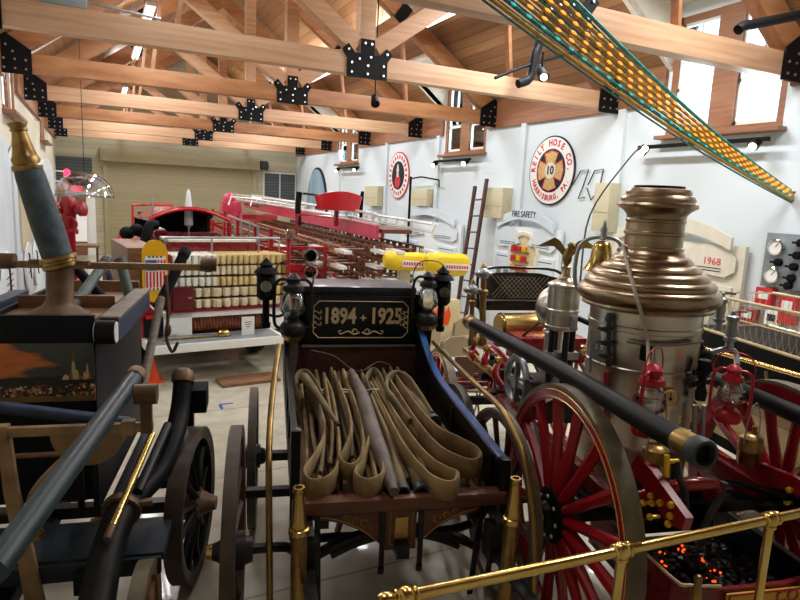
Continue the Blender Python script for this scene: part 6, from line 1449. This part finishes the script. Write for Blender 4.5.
part('post', MB().cyl((0, 0, 0), (0, 0, z-.25), .03), M['black_matte'], t); part('foot', MB().box((0, 0, .02), (.4, .4, .04)), M['black_matte'], t)
R3 = Matrix.Rotation(-.35, 3, 'X')
pst = part('poster', MB().box((0, 0, z), (.52, .02, .62), R3), M['paper'], t); part('orange_print', MB().box((-.12, -.02, z), (.22, .01, .52), R3), M['orange'], t)
t = thing('back_table', 'dark brown display table in front of the back door', 'table', WF.on(1, 16.0, 78, 250)); t.location.z = 0
part('top', MB().box((0, 0, 1.0), (.9, .6, .05)), M['wood_brown'], t)
for sx in (-1, 1):
    for sy in (-1, 1): part('leg', MB().box((sx*.4, sy*.25, .49), (.05, .05, .98)), M['wood_dark'], t)
t = thing('red_canister', 'upright red extinguisher standing at left of the red engine', 'extinguisher', WF.on(2, 0, 121, 262))
part('bottle', MB().lathe([(0, 0), (.12, 0), (.12, .75), (.07, .85), (.04, .9), (0, .9)], n=20), M['red_bright'], t); part('handle', MB().tube([(0, 0, .9), (0, 0, 1.0), (.12, 0, 1.0)], .02, 8), M['black'], t)

# ================================================================== roof fittings
t = thing('track_rail', 'long black light track fixed under the second roof truss', 'lamp track', (0, TR[2], BZ-BH/2))
part('rail', MB().box((3.2, 0, -.025), (5.6, .04, .035)), M['steel_black'], t)
for x in (.9, 2.4, 4.2): part('clip', MB().box((x, 0, -.0), (.06, .06, .03)), M['steel'], t)
t = thing('junction_box', 'grey metal junction box on top of the roof truss at the left', 'electrical box', WF.on(1, TR[2], 64, 36)); t.location.z = BZ-.06+BH/2+.087
part('box', MB().box((0, 0, 0), (.42, .16, .17), bev=.01), M['grey'], t); part('conduit', MB().cyl((.21, 0, 0), (.9, 0, -.05), .014), M['steel'], t)
def spot(x, y, z, label, lit=True):
    up_ = .18 if lit else spot_drop+.02
    t = thing('ceiling_spot', label, 'spotlight', (x, y, z)); part('arm', MB().cyl((0, 0, .0), (0, 0, up_), .015 if lit else .01), M['steel_black'], t)
    h = part('can', MB().lathe([(.04, -.1), (.05, -.09), (.07, .1), (.065, .11), (0, .08)], (0, 0, -.05), (-.2, -.7, -.6), 18), M['steel_black'], t)
    if lit: part('bulb', MB().sph((-.025, -.08, -.12), .04, n=12), M['lamp_warm'], h)
p = WF.on(1, 6.1, 542, 68); spot(p.x, p.y, p.z, 'lit black spotlight on the bent pipe below the coloured light strings')
p = WF.on(1, 9.0, 375, 97); spot_drop = zat(XR-p.x if p.x > XC else p.x-XL)-p.z
spot(p.x, p.y, p.z, 'black spotlight hanging between second and third roof trusses', False)
t = thing('bent_pipe', 'thick black bent pipe bracket hanging above the first full truss', 'bracket', (0, 0, 0))
part('pipe', MB().tube([WF.on(1, 6.6, *q) for q in ((495, 78), (520, 68), (560, 56), (600, 48))], .02, 8, 3), M['steel_black'], t)
top_ = WF.on(1, 6.6, 542, 25)
part('drop_pipe', MB().tube([V((top_.x, 6.6, zat(XR-top_.x)+.03))]+[WF.on(1, 6.6, *q) for q in ((540, 35), (535, 55), (530, 78), (518, 84))], .055, 10, 4), M['steel_black'], t)
t = thing('bent_pipe', 'black curved exhaust pipe under the near roof truss at top right', 'bracket', (0, 0, 0))
part('pipe', MB().tube([WF.on(1, 3.9, *q) for q in ((738, 30), (744, 26), (765, 22), (800, 15), (830, 10))], .045, 12, 5), M['steel_black'], t)

# ================================================================== coloured light strings crossing the top right corner
near = [WF.on(1, 3.6, 496+12.5*i, -2-1.0*i) for i in range(7)]
end = WF.on(1, 4.35, 796, 196)
cols_ = ['cord_yellow', 'cord_teal', 'cord_yellow', 'cord_yellow', 'cord_yellow', 'cord_yellow', 'cord_teal']
bead = MB().sph((0, 0, 0), .009, (1, 1, 3), 8).mesh('bead', M['cyan_bead'])
bulb = MB().sph((0, 0, 0), .0095, (1, 1, 3.4), 10).mesh('bulb', M['amber'])
nm = ['lowest', 'second from bottom', 'third from bottom', 'middle', 'third from top', 'second from top', 'topmost']
for i in range(7):
    a = near[i]; b2 = end+V((-.02*i, .0, .05*(i-3)*.4)); d = (b2-a); a = a-d*.74; d = b2-a
    t = thing('light_string', '%s of seven coloured light strings slanting across the near window' % nm[i], 'string lights', a, 0, 'light strings')
    sag = lambda u: V((0, 0, -.09*math.sin(PI*max(0, (u-.36)/.64))))
    pts = [d*u+sag(u) for u in [k_/36 for k_ in range(37)]]
    part('cord', MB().tube(pts, .015, 8), M[cols_[i]], t)
    part('cord', MB().tube([p+V((0, .02, -.028)) for p in pts], .008, 6), M['cord_teal' if i % 2 == 0 else 'cord_yellow'], t)
    if i in (1, 2, 3, 4, 5):
        for k_ in range(52):
            u = (k_+.5+.3*(i % 3))/53; o = part('bulb' if i > 1 else 'bead', bulb if i > 1 else bead, None, t); o.location = d*u+sag(u)+V((0, -.016, .0))
            o.rotation_euler = d.to_track_quat('Z', 'Y').to_euler()
t = thing('string_anchor', 'dark red bracket on the right wall where light strings end', 'bracket', end)
part('plate', MB().box((.1, .0, -.05), (.2, .16, .3), bev=.02), M['maroon'], t); part('clamp', MB().torus((.02, 0, 0), .06, .015, (1, 0, 0)), M['steel'], t)
part('stay', MB().cyl((.15, 0, 0), (XR-end.x, 0, .05), .03), M['maroon'], t)

# marks and boards on the floor
t = thing('floor_tape', 'short L of blue tape stuck on the floor between the two left wagons', 'tape', WF.on(2, 0, 226, 404))
part('strip', MB().box((0, 0, .002), (.16, .03, .002)), M['blue'], t); part('strip', MB().box((-.07, -.08, .002), (.03, .15, .002)), M['blue'], t)
t = thing('floor_board', 'flat tan wooden board lying on the floor before the white rear step', 'board', WF.on(2, 0, 248, 381), 5)
part('board', MB().box((0, 0, .02), (.75, .35, .04), bev=.005), M['wood_brown'], t)
